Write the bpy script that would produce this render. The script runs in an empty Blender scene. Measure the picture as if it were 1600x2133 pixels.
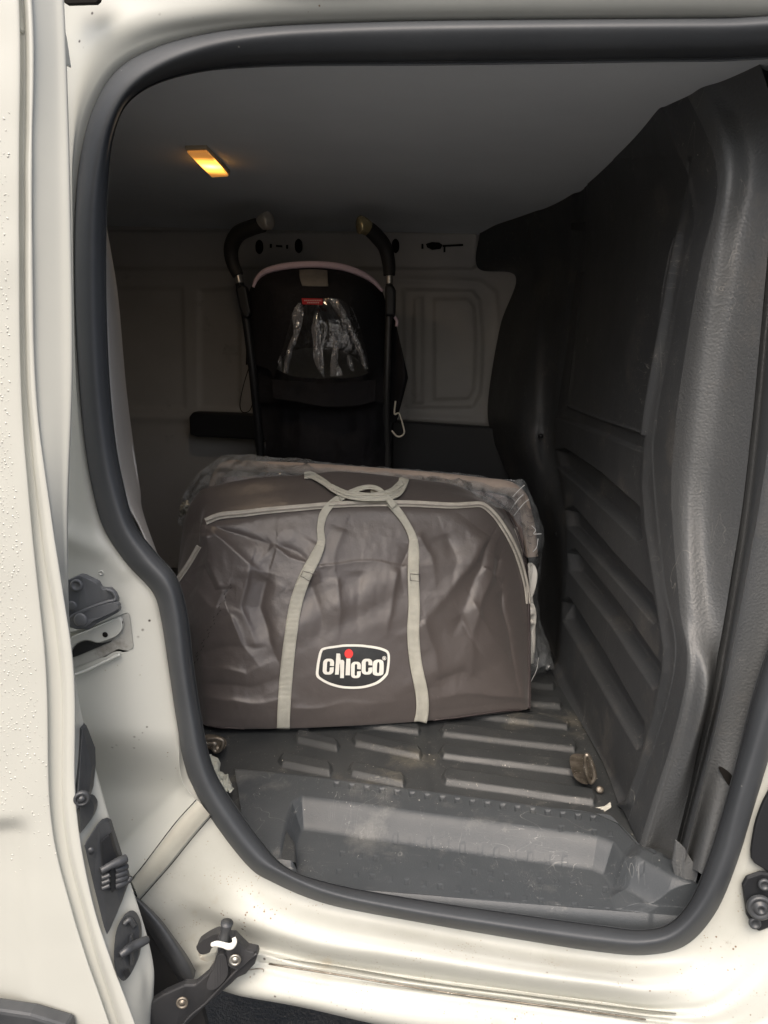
import bpy, bmesh, math, random
import numpy as np
from mathutils import Vector, Matrix
from mathutils.bvhtree import BVHTree
random.seed(7); np.random.seed(7)
S = bpy.context.scene
COL = S.collection
R = math.radians

# ------------------------------------------------------------------ camera
YAW, PITCH, ROLL, FPX = R(4), R(11.5), R(2), 1612.0
CP = np.array([0, -.9, 1.31])
cF = np.array([-math.sin(YAW)*math.cos(PITCH), math.cos(YAW)*math.cos(PITCH), -math.sin(PITCH)])
r0 = np.array([math.cos(YAW), math.sin(YAW), 0]); u0 = np.cross(r0, cF)
cR = r0*math.cos(ROLL)+u0*math.sin(ROLL); cU = -r0*math.sin(ROLL)+u0*math.cos(ROLL)
cam = bpy.data.cameras.new('camera'); co = bpy.data.objects.new('camera', cam); COL.objects.link(co)
cam.sensor_fit = 'HORIZONTAL'; cam.sensor_width = 36; cam.lens = 36*FPX/1600
cam.clip_start = .02; cam.clip_end = 500
m = Matrix.Identity(4)
for i in range(3):
    m[i][0], m[i][1], m[i][2], m[i][3] = cR[i], cU[i], -cF[i], CP[i]
co.matrix_world = m
S.camera = co

# ------------------------------------------------------------------ light
EL, ROT = R(56), R(192)          # overcast; the soft sun stands behind the camera, a little to its left
w = bpy.data.worlds.new('World'); S.world = w; w.use_nodes = True
nt = w.node_tree
sky = nt.nodes.new('ShaderNodeTexSky'); sky.sky_type = 'NISHITA'; sky.sun_disc = False
sky.sun_elevation = EL; sky.sun_rotation = ROT; sky.dust_density = 8; sky.air_density = 1.0; sky.ozone_density = 1.0
bg = nt.nodes['Background']; bg.inputs[1].default_value = .15
nt.links.new(sky.outputs[0], bg.inputs[0])
sun = bpy.data.lights.new('sun', 'SUN'); so = bpy.data.objects.new('sun', sun); COL.objects.link(so)
sun.energy = 1.1; sun.angle = R(75); sun.color = (1, .99, .965)
# direction towards the sun (sun_rotation is clockwise from +Y)
sd = Vector((math.sin(ROT)*math.cos(EL), math.cos(ROT)*math.cos(EL), math.sin(EL)))
so.rotation_euler = sd.to_track_quat('Z', 'Y').to_euler()
S.view_settings.view_transform = 'Standard'; S.view_settings.look = 'None'
S.view_settings.exposure = 0.82; S.view_settings.gamma = 1
S.render.engine = 'CYCLES'
S.cycles.max_bounces = 10; S.cycles.diffuse_bounces = 7; S.cycles.transparent_max_bounces = 12

# ------------------------------------------------------------------ helpers
def rays(px, py):
    px = np.asarray(px, float); py = np.asarray(py, float)
    return ((px-800)/FPX)[..., None]*cR - ((py-1066.5)/FPX)[..., None]*cU + cF
def W(px, py, y):                                   # point in the plane y = const
    d = rays(px, py); t = (np.asarray(y, float)-CP[1])/d[..., 1]
    return CP + d*t[..., None]
def WZ(px, py, z):
    d = rays(px, py); t = (z-CP[2])/d[..., 2]
    return CP + d*t[..., None]
def WP(px, py, p0, n, off=0.):                      # point on a plane shifted by off along its normal
    d = rays(px, py); t = ((np.asarray(p0)-CP)@n + off)/(d@n)
    return CP + d*t[..., None]
def proj(P):
    v = P-CP; z = v@cF
    return 800+FPX*(v@cR)/z, 1066.5-FPX*(v@cU)/z
def cr(a, n):                                       # Catmull-Rom through rows of a, uniform in index
    a = np.asarray(a, float); k = len(a)
    if k == 1: return np.repeat(a, n, 0)
    t = np.linspace(0, k-1, n); i = np.clip(t.astype(int), 0, k-2); f = (t-i)
    f = f.reshape((-1,)+(1,)*(a.ndim-1))
    p1, p2 = a[i], a[i+1]
    p0 = np.where((i > 0).reshape(f.shape), a[np.maximum(i-1, 0)], 2*p1-p2)
    p3 = np.where((i < k-2).reshape(f.shape), a[np.minimum(i+2, k-1)], 2*p2-p1)
    return .5*((2*p1)+(-p0+p2)*f+(2*p0-5*p1+4*p2-p3)*f*f+(-p0+3*p1-3*p2+p3)*f**3)
def crc(a, n):                                      # closed
    a = np.asarray(a, float); b = np.concatenate([a[-2:], a, a[:3]])
    k = len(a); t = np.linspace(0, k, n, endpoint=False)+2; i = t.astype(int); f = (t-i).reshape((-1,)+(1,)*(a.ndim-1))
    p0, p1, p2, p3 = b[i-1], b[i], b[i+1], b[i+2]
    return .5*((2*p1)+(-p0+p2)*f+(2*p0-5*p1+4*p2-p3)*f*f+(-p0+3*p1-3*p2+p3)*f**3)
def lin(a, n):
    a = np.asarray(a, float); k = len(a); t = np.linspace(0, k-1, n); i = np.clip(t.astype(int), 0, k-2)
    f = (t-i).reshape((-1,)+(1,)*(a.ndim-1)); return a[i]*(1-f)+a[i+1]*f
def sstep(x): x = np.clip(x, 0, 1); return x*x*(3-2*x)

def link(o, mat=None, parent=None, smooth=False):
    COL.objects.link(o)
    if mat: o.data.materials.append(mat)
    if parent: o.parent = parent
    if smooth and o.type == 'MESH':
        o.data.polygons.foreach_set('use_smooth', [True]*len(o.data.polygons))
    return o
def mesh_obj(name, V, F, mat, parent=None, smooth=False):
    me = bpy.data.meshes.new(name)
    me.from_pydata([tuple(v) for v in np.asarray(V).reshape(-1, 3)], [], F); me.update()
    return link(bpy.data.objects.new(name, me), mat, parent, smooth)
def grid(name, G, mat, parent=None, smooth=True, wrap=False, thick=0, flip=False):
    ny, nx = G.shape[:2]; idx = np.arange(ny*nx).reshape(ny, nx)
    if wrap: idx = np.concatenate([idx, idx[:, :1]], 1)
    F = np.stack([idx[:-1, :-1], idx[:-1, 1:], idx[1:, 1:], idx[1:, :-1]], -1).reshape(-1, 4)
    if flip: F = F[:, ::-1]
    o = mesh_obj(name, G, F.tolist(), mat, parent, smooth)
    if thick:
        s = o.modifiers.new('solid', 'SOLIDIFY'); s.thickness = thick; s.offset = -1
    return o
def normals(G):
    du = np.gradient(G, axis=1); dv = np.gradient(G, axis=0); n = np.cross(du, dv)
    n /= np.linalg.norm(n, axis=-1, keepdims=True)+1e-12
    s = np.sign(((CP-G)*n).sum(-1, keepdims=True)); return n*s          # towards the viewer's side
def loft(name, rows, nu, nv, mat, parent=None, closed=False, rowlin=False, disp=None, thick=0, smooth=True):
    A = np.stack([(crc if closed else cr)(r, nu) for r in rows])
    A = (lin if rowlin else cr)(A, nv)
    G = W(A[..., 0], A[..., 1], A[..., 2])
    if disp is not None: G = G+normals(G)*disp(A[..., 0], A[..., 1])[..., None]
    return grid(name, G, mat, parent, smooth, wrap=closed, thick=thick)
def seg_d(px, py, a, b):
    a = np.array(a, float); b = np.array(b, float); d = b-a; L = (d@d)+1e-9
    t = np.clip(((px-a[0])*d[0]+(py-a[1])*d[1])/L, 0, 1)
    return np.hypot(px-a[0]-t*d[0], py-a[1]-t*d[1]), t
def path_d(px, py, pts):
    D = None
    for a, b in zip(pts[:-1], pts[1:]):
        d = seg_d(px, py, a, b)[0]; D = d if D is None else np.minimum(D, d)
    return D
def poly_sd(px, py, pts):                            # > 0 inside
    D = path_d(px, py, pts+[pts[0]]); ins = np.zeros(px.shape, bool)
    for (x0, y0), (x1, y1) in zip(pts, pts[1:]+[pts[0]]):
        c = ((y0 > py) != (y1 > py)); xx = (x1-x0)*(py-y0)/((y1-y0)+1e-12)+x0
        ins ^= c & (px < xx)
    return np.where(ins, D, -D)
def slot(px, py, pts, ramp, amp): return amp*sstep(poly_sd(px, py, pts)/ramp+.5)
def ridge(px, py, pts, w, amp): return amp*np.exp(-(path_d(px, py, pts)/w)**2)
def crease(px, py, pts, w, amp): d = path_d(px, py, pts)/w; return amp*.9*np.exp(-(np.sqrt(d*d+.06)**1.25))

def vnoise(x, y, seed=0):                            # smooth value noise, numpy
    rs = np.random.RandomState(seed); T = rs.rand(64, 64)
    xi = np.floor(x).astype(int); yi = np.floor(y).astype(int); fx = sstep(x-xi); fy = sstep(y-yi)
    g = lambda i, j: T[i % 64, j % 64]
    return (g(xi, yi)*(1-fx)+g(xi+1, yi)*fx)*(1-fy)+(g(xi, yi+1)*(1-fx)+g(xi+1, yi+1)*fx)*fy-.5

def tube(name, pts, rad, mat, parent=None, n=48, seg=12, raw=False, closed=False, caps=True, squash=1):
    P = np.asarray(pts, float)
    if not raw: P = W(P[:, 0], P[:, 1], P[:, 2])
    C = (crc if closed else cr)(P, n)
    rr = cr(np.atleast_1d(np.asarray(rad, float)).reshape(-1, 1), n)[:, 0]
    T = np.gradient(C, axis=0) if not closed else np.roll(C, -1, 0)-np.roll(C, 1, 0)
    T /= np.linalg.norm(T, axis=1, keepdims=True)
    up = np.array([0, 1, 0.]) if abs(T[0][1]) < .9 else np.array([1., 0, 0])
    N = []; a = up-T[0]*(up@T[0]); a /= np.linalg.norm(a)
    for t in T:
        a = a-t*(a@t); a /= np.linalg.norm(a); N.append(a)
    N = np.array(N); B = np.cross(T, N)
    an = np.linspace(0, 2*np.pi, seg, endpoint=False)
    G = C[:, None]+rr[:, None, None]*(N[:, None]*np.cos(an)[None, :, None]*squash+B[:, None]*np.sin(an)[None, :, None])
    V = G.reshape(-1, 3).tolist(); F = []
    m_ = n if closed else n-1
    for i in range(m_):
        for j in range(seg):
            i2 = (i+1) % n; j2 = (j+1) % seg
            F.append((i*seg+j, i*seg+j2, i2*seg+j2, i2*seg+j))
    if caps and not closed:
        F.append(tuple(range(seg))[::-1]); F.append(tuple((n-1)*seg+j for j in range(seg)))
    o = mesh_obj(name, V, F, mat, parent, True)
    return o
def bev(o, w, s=2):
    b = o.modifiers.new('bevel', 'BEVEL'); b.width = w; b.segments = s; b.limit_method = 'ANGLE'; b.angle_limit = R(35); b.harden_normals = False
    return o
def plate(name, pts, y, thick, mat, parent=None, bevel=.0015, smooth=True, tilt=None):
    # an outline with real thickness, its face at depth y (or per-point depth)
    ys = [p[2] if len(p) > 2 else y for p in pts]
    a = W([p[0] for p in pts], [p[1] for p in pts], ys); b = a+np.array([0, thick, 0]); n = len(pts)
    bm = bmesh.new(); va = [bm.verts.new(v) for v in a]; vb = [bm.verts.new(v) for v in b]
    fs = [bm.faces.new(va), bm.faces.new(vb[::-1])]
    for i in range(n): bm.faces.new((va[i], vb[i], vb[(i+1) % n], va[(i+1) % n]))
    bmesh.ops.triangulate(bm, faces=fs)
    bmesh.ops.dissolve_limit(bm, angle_limit=R(1), verts=bm.verts, edges=bm.edges)
    bmesh.ops.recalc_face_normals(bm, faces=bm.faces)
    me = bpy.data.meshes.new(name); bm.to_mesh(me); bm.free()
    o = link(bpy.data.objects.new(name, me), mat, parent)
    if bevel: bev(o, bevel)
    return o
def smooth_poly(pts, n=8):
    return [tuple(p) for p in crc(pts, n*len(pts))]
def lathe(name, c, axis, prof, mat, parent=None, seg=24, smooth=True):
    # prof: (radius, height along axis)
    ax = Vector(axis).normalized(); q = Vector((0, 0, 1)).rotation_difference(ax); V = []; F = []
    for r_, h in prof:
        for k in range(seg):
            a = 2*math.pi*k/seg; V.append(tuple(Vector(c)+q @ Vector((r_*math.cos(a), r_*math.sin(a), h))))
    for i in range(len(prof)-1):
        for k in range(seg):
            F.append((i*seg+k, i*seg+(k+1) % seg, (i+1)*seg+(k+1) % seg, (i+1)*seg+k))
    F.append(tuple((len(prof)-1)*seg+k for k in range(seg)))
    o = mesh_obj(name, V, F, mat, parent, smooth); return o
def empty(name, loc=(0, 0, 0)):
    o = bpy.data.objects.new(name, None); o.location = loc; COL.objects.link(o); o.empty_display_size = .05; return o
def reparent(root):
    # keep the children where they were built although the root stands elsewhere
    for ch in root.children: ch.matrix_parent_inverse = Matrix.Translation(root.location).inverted()
def tag(o, label, cat, group=None):
    o['label'] = label; o['category'] = cat
    if group: o['group'] = group

# ------------------------------------------------------------------ materials
def mat(name, c, rough=.5, spec=.5, metal=0, c2=None, nscale=4, namt=.5, bump=(), coat=0, coat_rough=.1, sheen=0, scratch=None, dirt=None, nro=0, specks=None, aniso=None):
    """bump: list of (kind, scale, strength, distance).  scratch: (colour, density).  dirt: (colour, scale, threshold)"""
    m = bpy.data.materials.new(name); m.use_nodes = True; t = m.node_tree; N = t.nodes; L = t.links
    b = N['Principled BSDF']
    b.inputs['Roughness'].default_value = rough; b.inputs['Specular IOR Level'].default_value = spec
    b.inputs['Metallic'].default_value = metal; b.inputs['Coat Weight'].default_value = coat
    b.inputs['Coat Roughness'].default_value = coat_rough
    if sheen: b.inputs['Sheen Weight'].default_value = sheen
    tc = N.new('ShaderNodeTexCoord'); obj = tc.outputs['Object']
    col = None
    def mix(fac, a, bb):
        x = N.new('ShaderNodeMix'); x.data_type = 'RGBA'
        if isinstance(a, tuple): x.inputs[6].default_value = (*a, 1)
        else: L.new(a, x.inputs[6])
        if isinstance(bb, tuple): x.inputs[7].default_value = (*bb, 1)
        else: L.new(bb, x.inputs[7])
        L.new(fac, x.inputs[0]); return x.outputs[2]
    def noise(sc, det=4, ro=.6, vec=None, dist=0):
        n = N.new('ShaderNodeTexNoise'); n.inputs['Scale'].default_value = sc; n.inputs['Detail'].default_value = det
        n.inputs['Roughness'].default_value = ro; n.inputs['Distortion'].default_value = dist
        L.new(vec or obj, n.inputs['Vector']); return n.outputs['Fac']
    def ramp(f, a, bb, lo=0., hi=1.):
        r_ = N.new('ShaderNodeMapRange'); r_.inputs[1].default_value = a; r_.inputs[2].default_value = bb
        r_.inputs[3].default_value = lo; r_.inputs[4].default_value = hi; r_.clamp = True; L.new(f, r_.inputs[0]); return r_.outputs[0]
    def math_(op, a, bb):
        x = N.new('ShaderNodeMath'); x.operation = op
        for i, v in enumerate((a, bb)):
            if isinstance(v, (int, float)): x.inputs[i].default_value = v
            else: L.new(v, x.inputs[i])
        return x.outputs[0]
    col = c if c2 is None else mix(ramp(noise(nscale, 6), .35, .65, 0, 1), c, c2)
    if dirt:
        for (dc, sc, th, amt) in dirt:
            col = mix(ramp(noise(sc, 8, .7), th, th+.12, 0, amt), col, dc)
    if scratch:
        sc_col, amt = scratch
        for k, (sx, sy, sz, s) in enumerate([(1, 1, 5, 9), (6, 1.5, 1, 7), (1, 4, 2, 13), (2, 1, 1, 30)]):
            mp = N.new('ShaderNodeMapping'); mp.inputs['Scale'].default_value = (sx, sy, sz)
            mp.inputs['Rotation'].default_value = (.5*k, .8*k+.3, .4*k); L.new(obj, mp.inputs[0])
            n = noise(s, 2.5, .5, mp.outputs[0], 1.2)
            line = ramp(math_('ABSOLUTE', math_('SUBTRACT', n, .5), 0), .0, .0035, 1, 0)
            msk = ramp(noise(5+3*k, 5, .7), .52, .68, 0, amt)
            col = mix(math_('MULTIPLY', line, msk), col, sc_col)
    if specks:
        for (dc, sc, rad, th) in specks:
            v = N.new('ShaderNodeTexVoronoi'); v.inputs['Scale'].default_value = sc; L.new(obj, v.inputs['Vector'])
            f = math_('MULTIPLY', ramp(v.outputs['Distance'], rad*.5, rad, 1, 0), ramp(noise(sc*.15, 3), th, th+.05, 0, 1))
            col = mix(f, col, dc)
    if isinstance(col, tuple): b.inputs['Base Color'].default_value = (*col, 1)
    else: L.new(col, b.inputs['Base Color'])
    if nro: L.new(ramp(noise(7, 6), .3, .7, rough-nro, rough+nro), b.inputs['Roughness'])
    prev = None
    for (kind, sc, st, di) in bump:
        if kind == 'noise': h = noise(sc, 4)
        elif kind == 'grain':
            v = N.new('ShaderNodeTexVoronoi'); v.feature = 'SMOOTH_F1'; v.inputs['Scale'].default_value = sc
            d_ = N.new('ShaderNodeVectorMath'); d_.operation = 'ADD'; nn = N.new('ShaderNodeTexNoise'); nn.inputs['Scale'].default_value = sc*.4
            ms = N.new('ShaderNodeVectorMath'); ms.operation = 'SCALE'; ms.inputs[3].default_value = 1.2/sc
            L.new(obj, nn.inputs['Vector']); L.new(nn.outputs['Color'], ms.inputs[0]); L.new(obj, d_.inputs[0]); L.new(ms.outputs[0], d_.inputs[1]); L.new(d_.outputs[0], v.inputs['Vector']); h = v.outputs['Distance']
        elif kind.startswith('wave'):
            wv = N.new('ShaderNodeTexWave'); wv.inputs['Scale'].default_value = sc; wv.bands_direction = kind[4]; wv.inputs['Distortion'].default_value = .3
            L.new(obj, wv.inputs['Vector']); h = wv.outputs['Fac']
        bp = N.new('ShaderNodeBump'); bp.inputs['Strength'].default_value = st; bp.inputs['Distance'].default_value = di
        L.new(h, bp.inputs['Height'])
        if prev: L.new(prev, bp.inputs['Normal'])
        prev = bp.outputs[0]
    if prev: L.new(prev, b.inputs['Normal'])
    return m

PAINT = mat('cream_white_paint', (.475, .485, .45), .42, .4, c2=(.445, .455, .42), nscale=3, coat=.15, coat_rough=.15,
            dirt=[((.42, .36, .26), 9, .64, .35), ((.35, .31, .25), 38, .68, .5)], bump=[('noise', 5, .05, .02)], nro=.06,
            specks=[((.05, .04, .035), 70, .16, .60), ((.2, .15, .1), 150, .2, .62)])
PAINT_DOOR = mat('door_paint', (.475, .48, .435), .3, .5, c2=(.445, .45, .41), nscale=3, coat=.2, coat_rough=.12,
            dirt=[((.45, .38, .28), 22, .70, .35)], bump=[('noise', 3, .05, .02)], specks=[((.08, .06, .05), 60, .1, .64)])
PAINT_SILL = mat('worn_sill_paint', (.46, .468, .43), .45, .4, c2=(.40, .405, .365), nscale=6, coat=.08, coat_rough=.2,
            dirt=[((.36, .31, .23), 12, .60, .55), ((.22, .18, .13), 55, .66, .7)], nro=.08,
            specks=[((.06, .045, .04), 45, .11, .58), ((.16, .1, .06), 120, .2, .58), ((.3, .26, .2), 220, .25, .55)], scratch=((.2, .17, .13), .35), bump=[('noise', 60, .1, .002)])
RUBBER = mat('black_rubber_seal', (.038, .042, .047), .55, .45, c2=(.052, .057, .062), nscale=5, nro=.06, bump=[('noise', 220, .12, .001)], specks=[((.2, .2, .19), 60, .08, .62)])
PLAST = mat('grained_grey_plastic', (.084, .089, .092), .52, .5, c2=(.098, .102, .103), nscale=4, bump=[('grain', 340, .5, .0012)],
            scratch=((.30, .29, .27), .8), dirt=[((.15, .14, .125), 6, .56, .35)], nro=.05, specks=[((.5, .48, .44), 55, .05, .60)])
PLASTB = mat('shaded_bulkhead_plastic', (.042, .045, .048), .48, .5, c2=(.053, .056, .058), nscale=4, bump=[('grain', 420, .25, .001), ('noise', 30, .1, .004)],
            scratch=((.32, .31, .28), .9), dirt=[((.13, .12, .105), 7, .56, .4)], nro=.06, specks=[((.5, .48, .44), 55, .06, .57)])  # bulkhead plastic with the shade of its inner part painted into the colour
MAT_F = mat('dusty_floor_mat', (.028, .031, .033), .5, .5, c2=(.042, .045, .046), nscale=6, bump=[('grain', 500, .2, .001), ('noise', 40, .15, .003)],
            dirt=[((.17, .155, .12), 5, .56, .5), ((.16, .155, .14), 24, .6, .5)], scratch=((.3, .29, .26), .6), nro=.08, specks=[((.5, .48, .42), 60, .09, .52), ((.4, .38, .33), 160, .13, .55)])
MAT_S = mat('step_liner_plastic', (.042, .048, .053), .52, .45, c2=(.056, .062, .067), nscale=5, bump=[('grain', 520, .25, .0008), ('noise', 30, .12, .003)],
            dirt=[((.19, .19, .18), 7, .56, .4), ((.22, .22, .2), 35, .64, .5)], scratch=((.38, .38, .36), .6), nro=.06, specks=[((.55, .54, .5), 55, .07, .56), ((.45, .44, .4), 150, .12, .58)])
LINING = mat('grey_headlining', (.76, .80, .83), .9, .2, c2=(.70, .74, .77), nscale=3, bump=[('waveY', 160, .15, .001), ('noise', 300, .2, .001)])
WALL = mat('inner_wall_paint', (.46, .445, .42), .45, .4, c2=(.39, .375, .35), nscale=3, dirt=[((.1, .08, .06), 10, .62, .4)])
BLACKP = mat('black_plastic', (.014, .015, .017), .45, .4, bump=[('noise', 90, .15, .001)])
LATCHP = mat('dark_grey_latch_plastic', (.035, .038, .042), .42, .5, c2=(.05, .053, .056), nscale=30, nro=.08, bump=[('noise', 120, .12, .001)])
STEELB = mat('black_coated_steel', (.022, .023, .025), .38, .5, c2=(.035, .035, .036), nscale=12, bump=[('noise', 60, .1, .001)], nro=.07, specks=[((.3, .28, .25), 120, .1, .6)])
BRACK = mat('blue_grey_painted_steel', (.075, .082, .09), .4, .5, c2=(.095, .10, .106), nscale=10, nro=.06, bump=[('noise', 60, .08, .001)])
ZINC = mat('zinc_metal', (.5, .49, .45), .35, .5, metal=.9, c2=(.3, .28, .24), nscale=40, nro=.1)
OLDZ = mat('worn_plated_metal', (.26, .23, .19), .42, .5, metal=.7, c2=(.10, .085, .065), nscale=50, nro=.1, specks=[((.8, .78, .7), 300, .2, .5)])
ASPH = mat('wet_asphalt', (.035, .035, .036), .55, .5, c2=(.07, .068, .064), nscale=14, bump=[('noise', 160, .8, .006), ('noise', 40, .5, .01)], specks=[((.2, .19, .17), 130, .2, .5)])
NYLON = mat('brown_nylon', (.073, .063, .060), .40, .5, c2=(.084, .073, .069), nscale=3, sheen=.15, bump=[('noise', 26, .22, .006), ('noise', 70, .15, .002), ('noise', 900, .12, .0004)], nro=.05, scratch=((.22, .19, .18), .25))
NYLON2 = mat('dark_brown_nylon', (.062, .05, .05), .5, .5, c2=(.075, .06, .06), nscale=3, sheen=.15, bump=[('noise', 26, .2, .006)])
WEB = mat('khaki_webbing', (.52, .515, .45), .75, .3, c2=(.45, .445, .385), nscale=40, bump=[('waveZ', 150, .8, .0012), ('noise', 200, .3, .001)])
ZIPM = mat('light_grey_zip', (.45, .43, .38), .6, .3, c2=(.36, .34, .30), nscale=60, bump=[('noise', 300, .3, .001)])
PIPE = mat('brown_piping', (.05, .04, .04), .5, .4)
PRINTB = mat('black_print', (.02, .021, .022), .3, .5, c2=(.035, .036, .037), nscale=30, bump=[('noise', 30, .2, .004)])
PRINTW = mat('white_print', (.80, .79, .72), .5, .3, c2=(.74, .73, .67), nscale=60)
PRINTR = mat('red_print', (.80, .055, .05), .5, .3)
PAD = mat('beige_padded_fabric', (.40, .33, .28), .8, .2, c2=(.33, .27, .225), nscale=20, bump=[('noise', 90, .4, .003)], sheen=.2)
PADG = mat('taupe_mesh_fabric', (.21, .17, .16), .85, .2, c2=(.26, .21, .195), nscale=8, bump=[('noise', 20, .5, .01)])
WHITEM = mat('white_plastic', (.72, .71, .66), .35, .5)
STROL = mat('black_stroller_fabric', (.010, .010, .012), .8, .25, c2=(.017, .016, .018), nscale=9, bump=[('noise', 14, .5, .015), ('noise', 400, .2, .0006)])
PINK = mat('pale_lilac_piping', (.70, .55, .62), .7, .3)
GRIP = mat('black_foam_grip', (.022, .021, .02), .6, .4, bump=[('noise', 250, .3, .001)])
ALU = mat('aluminium', (.6, .58, .54), .3, .5, metal=.9)
GREYT = mat('grey_velcro_tab', (.20, .185, .165), .6, .4, c2=(.15, .14, .125), nscale=40)
REDL = mat('red_woven_label', (.42, .03, .035), .7, .2)
HOOKM = mat('ivory_hook', (.66, .62, .52), .35, .5)
CRUMP = mat('white_crinkled_plastic', (.62, .63, .55), .3, .6, c2=(.45, .47, .41), nscale=25, bump=[('noise', 40, .8, .01)])
SEAMC = mat('seam_sealer', (.44, .44, .385), .5, .4, c2=(.38, .37, .32), nscale=15, dirt=[((.33, .24, .17), 30, .60, .6)])
DARKGAP = mat('dark_underbody', (.02, .02, .021), .6, .3, c2=(.035, .034, .033), nscale=10)
AMBER = mat('lamp_housing', (.5, .42, .3), .4, .5)
HOLE = mat('black_hole_lining', (.012, .011, .010), .8, .1)

def film(name, tint=(.9, .92, .92), dens=.14, rough=.12, bumps=((30, .7, .01), (90, .4, .004)), streak=14, gmax=.45, stretch=1):
    m = bpy.data.materials.new(name); m.use_nodes = True; t = m.node_tree; N = t.nodes; L = t.links
    N.remove(N['Principled BSDF']); out = N['Material Output']
    tr = N.new('ShaderNodeBsdfTransparent'); tr.inputs[0].default_value = (.975, .98, .98, 1)
    gl = N.new('ShaderNodeBsdfGlossy'); gl.inputs['Roughness'].default_value = rough; gl.inputs[0].default_value = (1, 1, 1, 1)
    df = N.new('ShaderNodeBsdfDiffuse'); df.inputs[0].default_value = (*tint, 1)
    fr = N.new('ShaderNodeFresnel'); fr.inputs[0].default_value = 1.5
    tc = N.new('ShaderNodeTexCoord'); prev = None
    for sc, st, di in bumps:
        n = N.new('ShaderNodeTexNoise'); n.inputs['Scale'].default_value = sc; n.inputs['Detail'].default_value = 3; n.inputs['Distortion'].default_value = 1.5
        L.new(tc.outputs['Object'], n.inputs['Vector'])
        b = N.new('ShaderNodeBump'); b.inputs['Strength'].default_value = st; b.inputs['Distance'].default_value = di; L.new(n.outputs[0], b.inputs['Height'])
        if prev: L.new(prev, b.inputs['Normal'])
        prev = b.outputs[0]
    L.new(prev, gl.inputs['Normal']); L.new(prev, fr.inputs['Normal'])
    m1 = N.new('ShaderNodeMixShader'); m1.inputs[0].default_value = dens; L.new(tr.outputs[0], m1.inputs[1]); L.new(df.outputs[0], m1.inputs[2])
    sn = N.new('ShaderNodeTexNoise'); sn.inputs['Scale'].default_value = streak; sn.inputs['Detail'].default_value = 5; sn.inputs['Distortion'].default_value = 2.5
    mp = N.new('ShaderNodeMapping'); mp.inputs['Scale'].default_value = (1, 1, stretch); L.new(tc.outputs['Object'], mp.inputs[0]); L.new(mp.outputs[0], sn.inputs['Vector'])
    mu = N.new('ShaderNodeMapRange'); L.new(sn.outputs[0], mu.inputs[0]); mu.inputs[1].default_value = .45; mu.inputs[2].default_value = .75; mu.inputs[3].default_value = .05; mu.inputs[4].default_value = gmax
    m2 = N.new('ShaderNodeMixShader'); L.new(mu.outputs[0], m2.inputs[0]); L.new(m1.outputs[0], m2.inputs[1]); L.new(gl.outputs[0], m2.inputs[2])
    L.new(m2.outputs[0], out.inputs[0]); return m
FILM = film('clear_plastic_bag', (.82, .87, .90), .18, .16, ((18, .5, .01), (60, .3, .003)), 13, .8)
VINYL = film('clear_vinyl', (.5, .52, .52), .02, .08, ((12, .5, .02),), 22, .22, .18)
def emis(name, c, s):
    m = bpy.data.materials.new(name); m.use_nodes = True; b = m.node_tree.nodes['Principled BSDF']
    b.inputs['Base Color'].default_value = (*c, 1); b.inputs['Emission Color'].default_value = (*c, 1); b.inputs['Emission Strength'].default_value = s
    return m

# ================================================================== SETTING: ground
g = mesh_obj('ground', [(-60, -60, 0), (60, -60, 0), (60, 60, 0), (-60, 60, 0)], [(0, 1, 2, 3)], ASPH); g['kind'] = 'structure'

# ================================================================== THE VAN
van = empty('cargo_van', (0, .7, 0)); tag(van, 'cream white panel van with its side door slid open, black lined cargo bay', 'van')
ST, FL = .58, .625

SEAL = [((1760,35),(1755,52),(1700,130)),((1500,38),(1500,52),(1480,128)),((1200,40),(1200,54),(1190,132)),((900,43),(900,58),(900,136)),
 ((700,48),(700,64),(690,137)),((560,55),(560,73),(540,140)),((440,68),(445,92),(420,150)),((330,97),(345,128),(320,178)),((245,145),(270,180),(262,222)),
 ((195,225),(225,255),(236,290)),((167,330),(202,350),(226,380)),((156,450),(191,460),(222,480)),((155,620),(190,620),(222,620)),((163,780),(197,780),(228,780)),
 ((176,920),(212,920),(240,910)),((193,1020),(230,1015),(256,1000)),((216,1100),(259,1100),(281,1090)),((258,1168),(300,1162),(325,1150)),((317,1232),(346,1216),(368,1202)),
 ((336,1290),(365,1275),(390,1275)),((353,1400),(380,1395),(404,1390)),((369,1506),(397,1500),(420,1495)),((387,1600),(415,1590),(438,1578)),((430,1690),(450,1670),(466,1640)),
 ((512,1799),(525,1775),(540,1745)),((569,1838),(582,1815),(600,1808)),((681,1883),(690,1862),(700,1842)),((850,1917),(855,1898),(870,1873)),((1075,1956),(1080,1935),(1090,1905)),
 ((1250,1983),(1255,1960),(1250,1927)),((1350,1989),(1345,1965),(1335,1936)),((1430,1968),(1410,1945),(1395,1922)),((1492,1900),(1465,1885),(1440,1870)),((1535,1800),(1510,1790),(1475,1785)),
 ((1572,1680),(1540,1675),(1505,1690)),((1605,1570),(1575,1560),(1535,1580)),((1650,1430),(1620,1420),(1575,1420)),((1740,1150),(1715,1150),(1665,1150)),((1810,800),(1785,800),(1730,800)),
 ((1840,400),(1815,400),(1760,400)),((1830,150),(1800,165),(1760,230))]
def srow(fa, fb, y):           # fa: 0 outer .. 1 crest .. 2 inner
    out = []
    for o_, c_, i_ in SEAL:
        o_, c_, i_ = map(np.array, (o_, c_, i_))
        p = o_+(c_-o_)*fa if fa <= 1 else c_+(i_-c_)*(fa-1)
        out.append((*p, y))
    return out
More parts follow.
